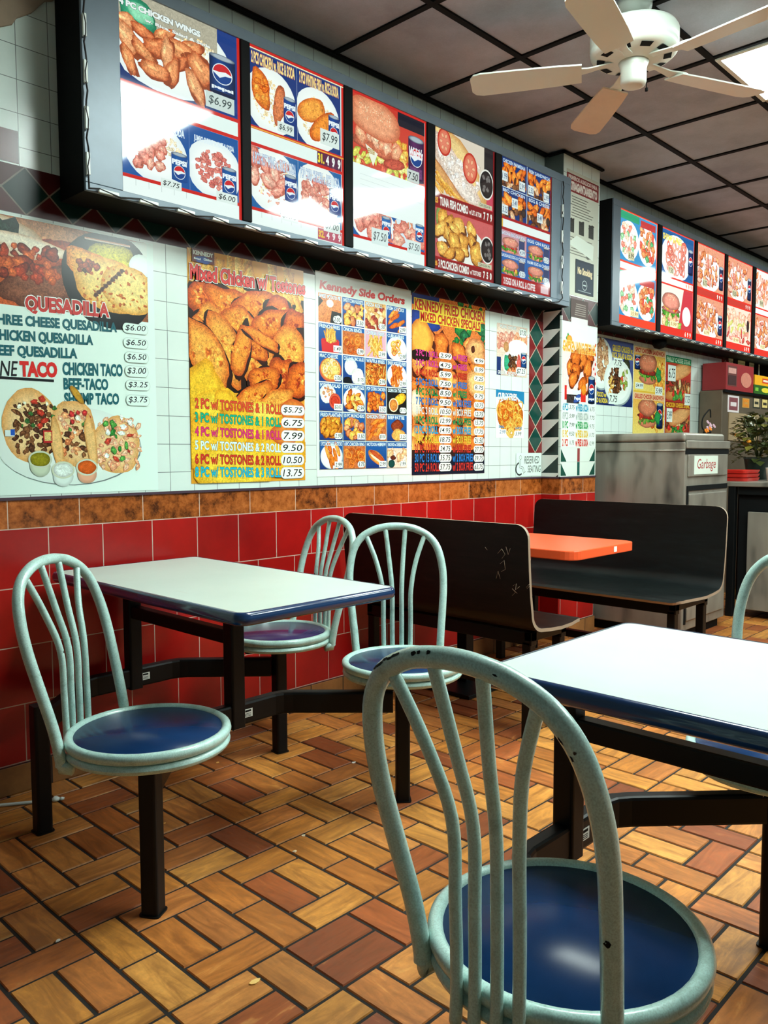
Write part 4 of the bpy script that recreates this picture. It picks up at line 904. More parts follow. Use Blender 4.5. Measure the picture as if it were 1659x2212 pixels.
for (st, c_, pr, a, b), R_, O_ in zip(rows, ((1.818,1.332,2.247,1.370), (1.816,1.278,2.246,1.314), (1.815,1.223,2.246,1.258), (1.814,1.169,2.245,1.203), (1.813,1.113,2.244,1.150), (1.812,1.061,2.243,1.099)), ((2.248,1.317,2.383,1.363), (2.249,1.263,2.382,1.308), (2.248,1.205,2.381,1.253), (2.245,1.153,2.379,1.200), (2.244,1.099,2.378,1.147), (2.242,1.041,2.378,1.093))):
    p.tilt = -.026; p.text(st, *R_, c_, .006, (28,30,30), .03); p.tilt = 0; p.price(pr, *O_, True, (244,246,240))
p.done('menu_poster', 'orange Mixed Chicken with Tostones poster covered in fried chicken', 'poster', 'food posters on the side wall')

# --- side orders poster, 24 picture cells
p = Print((2.455, 1.045, 3.092, 1.965), WY, (236,242,236), YP, seed=11)
p.grad(2.455, 1.87, 3.092, 1.965, (226,230,222), (200,200,190))
p.text('Kennedy Side Orders', 2.483,1.880,3.044,1.925, (206,40,34), .02, None, .05, 0.12)
gx0, gz1 = 2.469,1.874
gx1, gz0 = 3.060,1.077
cw, chh = (gx1-gx0)/4, (gz1-gz0)/6
BL = (34,96,168); DB = (26,50,120)
T_ = [['SWEET POTATO PIE','SWEET CORN NUGGETS','PIZZA ROLL','FISH STICKS'],['FRENCH FRIES','ONION RINGS','CHEESE FRIES','CURLY FRIES'],['MAC CHEESE','COLE SLAW / MAC SALAD','WAFFLE FRIES','SWEET POTATO FRIES'],['POTATO SALAD','POTATO WEDGES','POP CORN CHICKEN','CORN ON THE COB'],['FRIED PLANTAIN','10 PC MUNCHERS','CHICKEN STRIPS','BEEF PATTIE'],['5 PCS MOZZARELLA STICKS','8 PC CHICKEN RING','HOTDOG HEBREW','NACHOS w CHEESE SAUCE']]
PRC = [['2.00','3.50','1.50','2.99'],['1.49','2.99','2.99','2.99'],['2.00','$1.75','2.99','2.99'],['$2.00','2.99','3.50','$1.75'],['2.99','3.50','$3.50','3.25'],['2.99','3.75','2.99','1.99']]
for i in range(6):
    for j in range(4):
        ax, az = gx0+j*cw+.003, gz1-(i+1)*chh+.003; bx, bz = ax+cw-.006, az+chh-.006; w_, h_ = bx-ax, bz-az; mx, mz = (ax+bx)/2, (az+bz)/2
        p.clip = (ax, az, bx, bz); p.grad(ax, az, bx, bz, DB, BL)
        k_ = (i, j)
        if k_ == (0,0): p.rect(ax, az, bx, bz, (226,130,70), 1); p.poly([(mx, az), (bx, az), (bx, az+.05), (mx+.01, az+.055)], (20,20,22)); p.ell(mx, bz-.04, .022, .018, (236,226,214)); p.ell(bx-.02, az+.02, .02, .018, (240,240,236)); p.poly([(ax, mz), (ax+.03, mz+.03), (ax, mz+.05)], (30,24,24))
        elif k_ in ((0,1),(4,1),(3,2)): p.pieces(ax+.02, az+.015, bx-.02, bz-.04, 12 if j < 2 else 20, .014, .026 if j < 2 else .02, (FRY+CHP) if j < 2 else CH, (.7,1), (120,50,20))
        elif k_ == (0,2): p.rect(ax, az, bx, bz, (236,170,100), 1); p.pieces(ax, az, bx, bz-.03, 22, .012, .024, [((170,60,40),(120,30,24)),((240,190,120),(206,130,70)),((246,220,180),(226,170,110))])
        elif k_ in ((0,3),(4,2),(5,0)):
            if k_ == (5,0): p.plate(mx, mz-.005, w_*.48, h_*.45)
            if k_ == (4,2): p.rect(ax, az, bx, bz, (200,110,60), 1)
            for q in range(7): p.blob(p.r.uniform(ax+.03, bx-.03), az+.02+q*.014, .038, .011, *p.r.choice(CH), p.r.uniform(.2,.9) if k_ != (5,0) else 1.9+p.r.uniform(-.3,.3), .08, 16, 1)
        elif k_ == (1,0): p.rect(ax+.02, az, bx-.02, az+.06, (206,40,44)); p.sticks(mx-.03, az+.05, mx+.03, bz-.04, 30, .07, .008, FRY, (1.2,1.95)); p.poly([(ax+.02, az), (bx-.02, az), (bx-.015, az+.055), (mx, az+.04), (ax+.015, az+.055)], (214,46,48))
        elif k_ in ((1,1),(5,1)): p.rect(ax, az, bx, bz-.02, (206,110,56), 1); p.rings(ax+.02, az+.02, bx-.02, bz-.04, 13, .026, .45, CH)
        elif k_ == (1,2): p.rect(ax, az, bx, bz, (226,170,190)); p.sticks(ax+.03, az+.02, bx-.03, bz-.04, 60, .06, .009, FRY+[((250,220,140),(230,160,60))], (.6,2.5))
        elif k_ in ((1,3),(2,3)): p.plate(mx, mz-.008, w_*.5, h_*.47); (p.rings(mx-.03, mz-.04, mx+.03, mz+.02, 18, .018, .4, FRY+CH[:1]) if i == 1 else p.sticks(mx-.03, mz-.04, mx+.03, mz+.02, 46, .07, .010, CH, (.7,2.3)))
        elif k_ == (2,0): p.ell(mx, mz-.01, w_*.48, h_*.44, (226,120,70), (206,90,50)); p.ell(mx, mz-.005, w_*.42, h_*.38, (246,206,120), (236,176,80), 1); p.rings(mx-.035, mz-.04, mx+.035, mz+.03, 22, .014, .5, RICE+FRY)
        elif k_ == (2,1): p.blob(mx-.02, mz+.015, .04, .04, (240,240,236), (214,220,226), -.6, .05, 18, .3); p.blob(mx+.025, mz-.03, .042, .04, (246,244,236), (226,226,220), -.6, .05, 18, .4); p.blob(mx-.04, az+.01, .03, .02, (14,16,24), (14,16,24), 0, .1, 14, 0)
        elif k_ == (2,2): p.rect(ax, az, bx, bz-.02, (150,70,26), 1); p.sticks(ax, az, bx, bz-.03, 70, .05, .007, FRY+CH, (0,3.1))
        elif k_ == (3,0): p.blob(mx-.02, mz+.015, .05, .042, (248,244,236), (226,226,220), .3, .05, 18, .4); p.pieces(mx-.05, mz, mx+.01, mz+.04, 8, .006, .012, CHP); p.ell(mx+.025, az+.045, .036, .036, (236,120,80), (206,60,40)); p.ell(mx+.025, az+.045, .028, .026, (214,60,36), (180,40,24), .6)
        elif k_ == (3,1): p.plate(mx, mz-.008, w_*.5, h_*.46); p.pieces(mx-.04, mz-.045, mx+.04, mz+.025, 12, .02, .03, CH+FRY, (.4,.6), (110,50,16))
        elif k_ == (3,3): p.rect(ax, az, bx, bz, (26,22,20)); p.blob(mx+.02, mz+.01, .05, .025, (250,196,50), (220,150,24), .4, .05, 18, 1); p.ell(mx-.025, mz-.02, .034, .034, (236,220,190)); p.ell(mx-.025, mz-.02, .028, .028, (226,140,60), (190,90,30), 1)
        elif k_ == (4,0): p.blob(mx, mz-.005, w_*.5, h_*.42, (226,140,40), (180,90,20), 0, .1, 20, 1); p.pieces(ax+.02, az+.03, bx-.02, bz-.04, 8, .026, .036, [((240,160,50),(196,104,22)),((230,146,40),(180,90,18))], (.5,.7), (110,54,14))
        elif k_ == (4,3): p.blob(mx, mz+.01, .045, .03, (150,60,30), (100,34,18), 0, .1, 16, 1); p.blob(mx+.01, az+.03, .05, .03, (240,180,90), (220,150,70), 0, .08, 16, 1)
        elif k_ == (5,2): p.blob(mx, mz-.012, .062, .028, (236,160,70), (196,104,36), -.5, .04, 20, .5); p.blob(mx+.006, mz-.004, .058, .011, (206,84,40), (160,48,24), -.5, .05, 16, .5); p.blob(mx+.0, mz-.02, .05, .006, (252,236,200), (240,214,170), -.5, .05, 16, .3)
        elif k_ == (5,3): p.rect(ax, az, bx, bz-.03, (240,210,190), .4); p.pieces(ax+.01, az+.02, bx-.01, bz-.05, 8, .022, .034, [((252,240,226),(226,170,120)),((236,190,140),(206,130,80))], (.5,.8)); p.ell(ax+.03, az+.02, .024, .02, (20,70,66), (12,44,44)); p.blob(mx-.03, az+.05, .02, .012, (96,36,24), (60,20,16), 0, .2, 12, 1)
        ci = None; p.clip = None
        p.text(T_[i][j], ax+.006, bz-.020, ax+.006+(w_-.012)*min(1, .30+len(T_[i][j])*.055), bz-.004, (226,240,246), .0, (24,84,140), .055)
        p.price(PRC[i][j], bx-.052, az+.004, bx-.002, az+.034, (i+j) % 2 == 0)
p.done('menu_poster', 'white Side Orders poster with a grid of small food pictures', 'poster', 'food posters on the side wall')

# --- mixed chicken specials poster
p = Print((3.100,1.040,3.711,1.957), WY, (206,96,40), YP, seed=13)
X0, Z0, X1, Z1 = p.x0, p.z0, p.x1, p.z1; Wd, Hd = X1-X0, Z1-Z0; p.clip = (X0, Z0, X1, Z1)
p.grad(X0, Z0, X1, Z1, (190,80,30), (226,120,50), 1)
p.rect(X0, Z1-.06*Hd, X0+.35*Wd, Z1, (36,50,120)); p.blob(X0+.15*Wd, Z1-.14*Hd, .12, .06, (34,60,140), (30,50,120), 0, .2, 18, .3); p.pieces(X0+.55*Wd, Z1-.25*Hd, X1, Z1, 24, .02, .05, [((40,120,50),(16,70,34)),((30,100,60),(12,60,30))])
p.pieces(X0, Z0+.1*Hd, X1, Z1-.22*Hd, 44, .04, .085, [((246,140,56),(196,84,26)),((250,160,80),(206,96,36)),((238,124,44),(176,66,18))], (.6,1), (80,28,10))
p.blob(X0+.11*Wd, Z1-.24*Hd, .095, .095, (246,176,70), (206,110,34), 0, .03, 26, .2); p.blob(X0+.10*Wd, Z1-.335*Hd, .08, .03, (40,18,10), (30,12,8), 0, .1, 16, 0)
p.blob(X0+.86*Wd, Z1-.27*Hd, .09, .075, (240,170,110), (190,96,46), 0, .1, 22, 1); p.blob(X0+.82*Wd, Z1-.26*Hd, .018, .02, (90,36,16), (60,20,10), 0, .1, 12, 0)
p.blob(X0+.9*Wd, Z1-.46*Hd, .10, .09, (246,186,120), (206,120,60), 0, .1, 22, 1); p.blob(X0+.04*Wd, Z1-.60*Hd, .045, .07, (250,226,200), (230,180,130), 0, .05, 20, .4)
p.grad(X0, Z0, X1, Z0+.14*Hd, (20,24,44), (60,30,20)); p.rect(X0, Z0, X1, Z0+.09*Hd, (22,24,44))
p.clip = None
hA = (3.122,1.880,3.696,1.930); hB = (3.166,1.826,3.662,1.870)
for hq in (hA, hB): p.rect(hq[0]-.008, hq[1]-.006, hq[2]+.006, hq[3]+.006, (240,200,60))
p.text('KENNEDY FRIED CHICKEN', *hA, (206,36,32), -.012, (40,20,16), .02); p.text('MIXED CHICKEN SPECIALS', *hB, (206,36,32), -.012, (40,20,16), .02)
MG, BU, GR, RD, WH, CY, YL = (226,60,150), (40,120,200), (30,140,80), (206,50,40), (230,226,220), (40,160,210), (240,200,60)
L_ = [('2 PC 1 ROLL',MG,'2.99','w/ FRIES','4.99'),('3 PC 1 ROLL',MG,'4.75','w/ FRIES','5.99'),('4 PC 2 ROLL',RD,'5.99','w/ FRIES','7.25'),('5 PC 2 ROLL',BU,'7.50','w/ FRIES','8.75'),('6 PC 2 ROLL',GR,'8.50','w/ FRIES','9.75'),('7 PC 3 ROLL',BU,'9.50','w/ BOX FRIES','10.75'),('8 PC 3 ROLL',WH,'10.50','w/ BOX FRIES','12.75'),('10 PC 4 ROLL',GR,'12.99','w/ BOX FRIES','15.75'),('12 PC 5 ROLL',CY,'14.95','w/ BOX FRIES','17.75'),('15 PC 8 ROLLS',YL,'18.75','w/ BOX FRIES','21.50'),('21 PC 10 ROLL',RD,'24.75','w/ BOX FRIES','27.75'),('30 PC 15 ROLL',BU,'35.75','w/ 2 BOX FRIES','39.75'),('50 PC 24 ROLL',RD,'57.75','w/ 2 BOX FRIES','63.75')]
ra = (3.124,1.648,3.282,1.678); rz = (3.114,1.057,3.295,1.099)
rb = (3.409,1.641,3.510,1.672); 
ca_ = (3.295,1.647,3.398,1.678); cb_ = (3.592,1.647,3.695,1.673)
for i, (a, c_, pr, b, pr2) in enumerate(L_):
    f = i/12; zt = ra[3]+(rz[3]-ra[3])*f; zb = ra[1]+(rz[1]-ra[1])*f; hgt = zt-zb
    p.text(a, X0+.05*Wd-.01*(i > 6), zb, X0+.335*Wd+.012*(i > 8), zt, c_, -.004, (24,18,16), .03)
    p.text(b, X0+.535*Wd, zb, X0+(.535+.0155*len(b))*Wd+.045, zt, c_, -.004, (24,18,16), .03)
    p.price(pr, X0+.345*Wd, zb-.002, X0+.52*Wd, zt+.002, True, (240,240,232)); p.price(pr2, X0+.835*Wd, zb-.004, X0+.99*Wd, zt-.002, True, (240,240,232))
p.done('menu_poster', 'tall fried chicken specials poster with rows of coloured lettering and two price columns', 'poster', 'food posters on the side wall')

# --- two small sheets and the reserved sign
p = Print((3.822,1.598,4.125,1.889), WY, (240,236,230), YP, seed=17); X0, Z0, X1, Z1 = p.x0, p.z0, p.x1, p.z1; p.clip = (X0, Z0, X1, Z1); w_ = X1-X0; h_ = Z1-Z0
p.rect(X0, Z0, X1, Z1, (236,206,190), .5); p.pieces(X0, Z0+.6*h_, X0+.6*w_, Z1-.06, 18, .02, .04, [((226,150,130),(190,96,80)),((236,176,156),(206,120,100))]); p.pieces(X0+.6*w_, Z0+.55*h_, X1, Z1-.06, 8, .03, .05, SHR)
p.ell(X0+.7*w_, Z0+.58*h_, .10, .045, (250,250,246), (236,236,232)); p.ell(X0+.3*w_, Z0+.56*h_, .025, .03, (200,140,90), (170,110,60), .5); p.rect(X0, Z0, X0+.13*w_, Z0+.35*h_, (30,50,110))
p.ell(X0+.45*w_, Z0+.24*h_, .085, .07, (250,250,246)); p.blob(X0+.33*w_, Z0+.25*h_, .03, .05, (60,170,130), (30,120,80), 0, .2, 16, 1); p.pieces(X0+.42*w_, Z0+.14*h_, X0+.6*w_, Z0+.36*h_, 12, .015, .025, BRN); p.blob(X0+.72*w_, Z0+.25*h_, .022, .055, (226,100,90), (200,60,60), 0, .1, 16, .6)
p.can(X0+.79*w_, Z0+.19*h_, X1-.004, Z0+.50*h_); p.pieces(X0+.35*w_, Z0+.06*h_, X0+.65*w_, Z0+.12*h_, 6, .015, .025, CHP); p.clip = None
p.text('PORK CHOPS', X0+.03, Z1-.024, X0+.62*w_, Z1-.006, (236,240,240), .0, (60,70,90), .05); p.text('GRILLED CHICKEN', X0+.01, Z0+.006, X0+.62*w_, Z0+.024, (240,240,240), .0, (60,70,90), .05)
p.price('$7.50', X1-.085, Z1-.06, X1-.004, Z1-.008); p.price('$7.25', X0+.62*w_, Z0+.006, X1-.008, Z0+.058)
p.done('food_sheet', 'small sheet with meat plates and a blue can, above the curly fries sheet', 'poster', 'food posters on the side wall')
p = Print((3.817,1.239,4.100,1.514), WY, (244,246,240), YP, seed=19); X0, Z0, X1, Z1 = p.x0, p.z0, p.x1, p.z1; p.clip = (X0, Z0, X1, Z1); w_ = X1-X0; h_ = Z1-Z0
p.poly([(X0, Z1), (X1, Z1), (X1, Z0+.72*h_), (X0+.7*w_, Z1-.10*h_), (X0, Z0+.84*h_)], (40,130,180)); p.blob(X0+.5*w_, Z0+.48*h_, .135, .095, (226,130,40), (190,90,20), 0, .08, 22, 1)
p.rings(X0+.15*w_, Z0+.26*h_, X1-.15*w_, Z0+.72*h_, 30, .045, .3, FRY+CH); p.rings(X0+.4*w_, Z0+.08*h_, X0+.65*w_, Z0+.25*h_, 8, .03, .35, FRY); p.clip = None
p.text('CURLY FRIES', X0+.02, Z1-.055, X0+.72*w_, Z1-.018, (244,248,248), .01, (20,70,120), .05); p.text('SMALL', X0+.03, Z0+.21*h_, X0+.30*w_, Z0+.26*h_, (60,130,180), .01); p.text('LARGE', X0+.68*w_, Z0+.19*h_, X0+.92*w_, Z0+.24*h_, (60,130,180), .01)
p.price('2.99', X0+.03, Z0+.07*h_, X0+.36*w_, Z0+.18*h_, False, (244,246,240), (40,90,150)); p.price('3.99', X0+.66*w_, Z0+.03*h_, X0+.93*w_, Z0+.16*h_, False, (244,246,240), (70,76,80))
p.done('food_sheet', 'small Curly Fries sheet with a pile of orange curly fries', 'poster', 'food posters on the side wall')
p = Print((4.02, 1.012, 4.288, 1.150), WY-0.0022, (228,240,234), M['paper'], 0.0008, 21); X0, Z0, X1, Z1 = p.x0, p.z0, p.x1, p.z1
p.hand('RESERVED', X0+.085, Z1-.062, X0+.245, Z1-.018, (44,50,52)); p.hand('SEATING', X0+.12, Z0+.022, X0+.262, Z0+.064, (44,50,52))
def stroke(pts, w_, c_=(24,30,32)):
    for (ax, az), (bx, bz) in zip(pts, pts[1:]):
        d = hypot(bx-ax, bz-az) or 1; nx, nz = -(bz-az)/d*w_/2, (bx-ax)/d*w_/2
        p.poly([(ax+nx, az+nz), (ax-nx, az-nz), (bx-nx, bz-nz), (bx+nx, bz+nz)], c_)
cx, cz = X0+.035, Z0+.045
stroke([(cx+.036*cos(t), cz+.036*sin(t)) for t in [radians(100+15*i) for i in range(15)]], .010); stroke([(X0+.045+.012*cos(2*pi*i/14), Z1-.025+.012*sin(2*pi*i/14)) for i in range(15)], .002, (70,78,80))
stroke([(X0+.045, Z1-.037), (X0+.047, Z0+.06), (X0+.075, Z0+.055), (X0+.088, Z0+.022), (X0+.10, Z0+.03)], .003, (70,78,80)); stroke([(X0+.032, Z1-.04), (X0+.034, Z0+.052), (X0+.066, Z0+.044), (X0+.08, Z0+.012)], .003, (70,78,80))
p.done('reserved_sign', 'white Reserved Seating sign with a hand drawn wheelchair figure', 'sign')

# --- pillar: wing poster, notices
CYF = 2.6496
p = Print((4.305, 1.185, 4.708, 1.935), CYF, (236,242,236), YP, seed=23); X0, Z0, X1, Z1 = p.x0, p.z0, p.x1, p.z1; p.clip = (X0, Z0, X1, Z1); w_ = X1-X0; h_ = Z1-Z0
p.rect(X0, Z0+.47*h_, X1, Z0+.80*h_, (244,214,214), .2); p.pieces(X0+.02, Z1-.16, X0+.06, Z1-.08, 3, .02, .03, GRN+FRY); p.blob(X0+.08, Z1-.10, .03, .03, (246,170,60), (226,120,30), 0, .1, 16, .4)
for i in range(10): p.ell(X1-.03+.02*(i % 2), Z0+.5*h_+.03*i, .008, .010, (220,50,50))
p.pieces(X0+.08, Z0+.50*h_, X1-.08, Z0+.76*h_, 9, .05, .08, [((226,110,36),(170,66,18)),((236,126,46),(180,74,22))], (.6,.9), (100,40,14))
for fx, fz in ((.3,.62),(.45,.58),(.6,.66),(.25,.70),(.66,.60)): p.blob(X0+fx*w_, Z0+fz*h_, .01, .014, (110,44,16), (90,34,12), 0, .1, 12, 0)
p.poly([(X0+.12, Z0+.46*h_), (X0+.13, Z0+.41*h_), (X1-.11, Z0+.47*h_), (X1-.10, Z0+.54*h_), (X0+.2, Z0+.47*h_)], (228,232,232)); p.rect(X0+.03, Z0+.385*h_, X0+.055, Z0+.50*h_, (214,44,40)); p.rect(X0+.055, Z0+.36*h_, X0+.20, Z0+.43*h_, (60,50,50), .6)
p.blob(X0+.18, Z0+.40*h_, .05, .022, (60,90,170), (30,50,110), .4, .1, 16, 0); p.text('Pepsi', X0+.145, Z0+.385*h_, X0+.215, Z0+.415*h_, (236,240,244), .02); p.rect(X0+.22, Z0+.375*h_, X0+.28, Z0+.46*h_, (220,44,36)); p.blob(X0+.255, Z0+.48*h_, .035, .035, (240,140,40), (206,96,24), 0, .1, 16, .6)
p.can(X1-.095, Z0+.37*h_, X1-.012, Z0+.60*h_, (24,60,130), (10,20,44), 'pepsi'); p.clip = None
p.text('CHICKEN WING SPECIALS', X0+.006, Z0+.775*h_, X1-.015, Z0+.855*h_, (236,150,40), .004, (246,236,150), .05)
for i, (c_, a, b) in enumerate((((40,150,190),'3.75','6.75'),((170,176,176),'5.99','7.75'),((30,150,80),'7.99','9.75'),((226,180,40),'9.50','11.75'),((220,60,50),'11.75','12.99'))):
    zt = Z0+.355*h_-i*.072*h_; zb = zt-.055*h_
    p.text(('6 PCS','8 PCS','10 PC','15 PC','21 PCS')[i], X0+.012, zb, X0+.075, zt, c_, .01); p.text('w/ FRIES & SODA', X0+.165, zb, X0+.315, zt, c_, .02)
    p.price(a, X0+.082, zb, X0+.155, zt, False, (236,242,236), (70,76,80)); p.price(b, X0+.325, zb-.004, X0+.398, zt-.004, False, (236,242,236), (90,96,98))
p.done('menu_poster', 'narrow Chicken Wing Specials poster on the pillar front', 'poster', 'food posters on the side wall')
# tile inlay low on the pillar
p = Print((4.30, 1.01, 4.715, 1.183), CYF, (228,234,228), M['print'], 0.0003, 25)
for z in (1.012, 1.098):
    p.poly([(4.302, z), (4.37, z), (4.302, z+.082)], (20,74,62)); p.poly([(4.71, z), (4.64, z), (4.71, z+.082)], (20,74,62))
p.rect(4.495, 1.012, 4.525, 1.095, (24,84,76)); p.rect(4.495, 1.097, 4.525, 1.18, (150,60,64)); p.rect(4.302, 1.0955, 4.713, 1.097, (160,166,162))
struct(p.done('trim_5'))
p = Print((4.33, 2.105, 4.705, 2.835), CYF, (206,202,190), M['paper'], 0.001, 27); X0, Z0, X1, Z1 = p.x0, p.z0, p.x1, p.z1
p.rect(X0, Z1-.125, X1, Z1-.02, (140,44,46)); p.text("PRIMEROS AUXILIOS PARA", X0+.02, Z1-.052, X1-.02, Z1-.03, (226,200,196), .02); p.text('ATRAGANTAMIENTO', X0+.03, Z1-.110, X1-.02, Z1-.066, (232,214,208), .04)
rr = random.Random(5)
for i in range(34):
    z = Z1-.15-.016*i
    if z < Z0+.24: break
    if 7 < i < 15: continue
    p.rect(X0+.04+rr.uniform(0,.03), z, X1-.05-rr.uniform(0,.10), z+.005, (110,106,98))
for i in range(3): p.rect(X0+.03+.115*i, Z1-.36, X0+.09+.115*i, Z1-.28, (48,46,42), 1); p.blob(X0+.062+.115*i, Z1-.29, .03, .012, (40,38,36), (60,56,50), .4, .3, 12, .5)
p.blob(X0+.27, Z0+.27, .045, .03, (60,58,52), (120,116,108), .3, .2, 14, .5)
p.begin('tape'); p.poly([(X0+.02, Z0+.30), (X1-.06, Z0+.24), (X1-.05, Z0+.33), (X0+.12, Z0+.36)], (222,224,216)); p.end()
p.done('notice_sheet', 'long dingy notice sheet with a maroon heading high on the pillar', 'notice')
p = Print((4.44, 2.125, 4.655, 2.325), CYF-0.0025, (30,44,60), M['paper'], 0.0012, 29, (20, 26, 34)); X0, Z0, X1, Z1 = p.x0, p.z0, p.x1, p.z1
p.rect(X0+.008, Z0+.008, X1-.008, Z1-.008, (24,34,48)); p.rect(X0+.011, Z0+.011, X1-.011, Z1-.011, (36,50,68)); p.text('No Smoking', X0+.025, Z1-.095, X1-.02, Z1-.045, (236,208,170), .02, (20,24,30), .04)
p.ell((X0+X1)/2, Z0+.055, .030, .030, (190,196,200)); p.ell((X0+X1)/2, Z0+.055, .026, .026, (36,50,68)); p.rect((X0+X1)/2-.018, Z0+.051, (X0+X1)/2+.018, Z0+.059, (190,196,200)); p.rect(X0+.03, Z0+.014, X1-.03, Z0+.019, (150,158,164))
p.done('no_smoking_sign', 'dark blue No Smoking sign stuck on the pillar notice', 'sign')
p = Print((4.395, 1.965, 4.60, 2.085), CYF, (84,62,58), M['paper'], 0.0012, 31); X0, Z0, X1, Z1 = p.x0, p.z0, p.x1, p.z1
for i in range(6): p.rect(X0+.06-.003*i, Z1-.03-.013*i, X1-.03, Z1-.024-.013*i, (150,134,128))
p.begin('white_slip', 'blank white slip under the brown notice'); p.rect(X0+.005, Z0-.055, X1-.005, Z0+.01, (226,228,220)); p.end()
p.done('notice_sheet', 'small brown notice with a white slip below the No Smoking sign', 'notice')

# --- posters on the wall beyond the pillar
p = Print((4.83, 1.475, 5.458, 1.925), WY, (34,54,120), YP, seed=33); X0, Z0, X1, Z1 = p.x0, p.z0, p.x1, p.z1; p.clip = (X0, Z0, X1, Z1); w_ = X1-X0; h_ = Z1-Z0
p.grad(X0, Z0, X1, Z1, (26,40,96), (90,100,160)); p.plate(X0+.28*w_, Z0+.62*h_, .155, .17); p.inell(X0+.28*w_, Z0+.68*h_, .12, .15, 46, .018, .034, [((214,160,120),(150,92,60)),((230,190,150),(180,120,80)),((190,130,90),(120,70,44))])
p.blob(X0+.85*w_, Z0+.55*h_, .06, .09, (60,60,40), (36,36,26), 0, .2, 16, .6); p.plate(X0+.66*w_, Z0+.37*h_, .20, .155); p.inell(X0+.60*w_, Z0+.38*h_, .10, .12, 44, .016, .034, BRN); p.inell(X0+.50*w_, Z0+.30*h_, .05, .08, 26, .008, .014, RICE+FRY); p.inell(X0+.80*w_, Z0+.45*h_, .06, .09, 14, .016, .028, [((236,96,60),(190,50,34)),((240,226,206),(220,190,160)),((150,170,70),(100,120,40))])
p.clip = None; p.text('GRILLED CHICKEN w.', X0+.52*w_, Z1-.075, X1-.01, Z1-.035, (240,206,60), .01); p.text('RICE, SALAD & SODA', X0+.52*w_, Z1-.125, X1-.01, Z1-.085, (240,206,60), .01); p.text('FOOD w/', X0+.2*w_, Z0+.055, X0+.40*w_, Z0+.085, (240,206,60), .01); p.text('SALAD & SODA', X0+.08*w_, Z0+.015, X0+.43*w_, Z0+.045, (240,206,60), .01)
p.price('7.75', X0+.545*w_, Z1-.185, X0+.75*w_, Z1-.12, False); p.price('7.75', X0+.45*w_, Z0+.01, X0+.66*w_, Z0+.085, False)
p.done('menu_poster', 'blue poster with two grilled chicken plates beside the pillar', 'poster', 'food posters on the side wall')
p = Print((5.47, 1.285, 5.972, 1.915), WY, (240,190,60), YP, seed=35); X0, Z0, X1, Z1 = p.x0, p.z0, p.x1, p.z1; w_ = X1-X0; h_ = Z1-Z0
for q, (za, zb, st) in enumerate(((.50, 1.0, 'SPICY CHICKEN SANDWICH'), (.0, .48, 'GRILLED CHICKEN SANDWICH'))):
    a, b = Z0+za*h_, Z0+zb*h_; p.clip = (X0, a, X1, b); p.grad(X0, a, X1, b, (250,220,120), (246,170,70), .3)
    p.pieces(X0+.6*w_, a+.06, X1, b-.06, 14, .03, .05, FRY+CH); p.can(X0+(.02 if q == 0 else .74)*w_, a+.10*(1-q)+.05, X0+(.2 if q == 0 else .95)*w_, b-.06, (24,50,110), (10,20,50))
    p.burger(X0+.14*w_, a+.05, X0+.74*w_, b-.035, (226,130,96), (150,50,40)); p.blob(X0+.78*w_, a+.13, .05, .05, (50,150,80), (24,100,50), .5, .25, 16, 1); p.clip = None
    p.rect(X0, b-.05, X1, b, (246,200,150)); p.text(st, X0+.02, b-.042, X1-.02, b-.012, (206,50,40), .01)
p.price('$4.99', X0+.05*w_, Z0+.52*h_, X0+.3*w_, Z0+.59*h_, False); p.price('5.99', X0+.68*w_, Z0+.47*h_, X0+.92*w_, Z0+.57*h_, False)
p.done('menu_poster', 'yellow chicken sandwich poster with two burgers behind the trash cabinet', 'poster', 'food posters on the side wall')
p = Print((5.985, 1.285, 6.435, 1.89), WY, (190,50,44), YP, seed=37); X0, Z0, X1, Z1 = p.x0, p.z0, p.x1, p.z1; w_ = X1-X0; h_ = Z1-Z0
for q, (za, zb, st, tc_, bc) in enumerate(((.44, 1.0, 'PHILLY CHEESE STEAK', (24,90,60), (30,140,90)), (.0, .43, 'CHICKEN CHEESE STEAK', (240,180,40), (150,40,30)))):
    a, b = Z0+za*h_, Z0+zb*h_; p.clip = (X0, a, X1, b); p.grad(X0, a, X1, b, (170,40,34), (206,70,50), .3)
    p.blob(X0+.5*w_, a+.07, .23, .06, (226,150,80), (190,100,50), .15, .06, 20, .6); p.pieces(X0+.06*w_, a+.08, X1-.06*w_, a+.15, 22, .025, .045, BRN+[((240,206,150),(206,150,90))], (.3,.6)); p.pieces(X0+.3*w_, a+.02, X0+.7*w_, a+.07, 7, .025, .04, GRN); p.pieces(X0+.05, a+.05, X1-.05, a+.10, 5, .02, .03, [((220,50,40),(160,30,24))])
    p.blob(X0+.55*w_, b-.11, .21, .06, (236,170,110), (206,120,64), .2, .05, 22, .5); p.clip = None
    p.rect(X0, b-.05, X1, b, bc); p.text(st, X0+.015, b-.042, X1-.015, b-.010, tc_ if q else (200,230,200), .01)
p.price('6.75', X0+.08*w_, Z1-.19, X0+.38*w_, Z1-.07, False); p.price('7.75', X0+.76*w_, Z0+.40*h_, X1-.004, Z0+.55*h_, False); p.price('5.99', X0+.06*w_, Z0+.17*h_, X0+.28*w_, Z0+.34*h_, False)
p.done('menu_poster', 'red cheese steak sandwich poster, last before the blank tiles', 'poster', 'food posters on the side wall')
# garbage sign on the trash cabinet (stuck to the flap, moves with it)
p = Print((4.895, 1.018, 5.255, 1.132), 2.0795, (222,224,216), M['paper'], 0.001, 41); p.hand('Garbage', 4.94, 1.034, 5.22, 1.112, (170,40,40))
o = p.done('garbage_sign', None, None, None, fl_); o.location = Vector((5.075, 2.0795, 1.075))-Vector((4.79, 2.09, 0)); o['label'] = 'white sign reading Garbage in red'

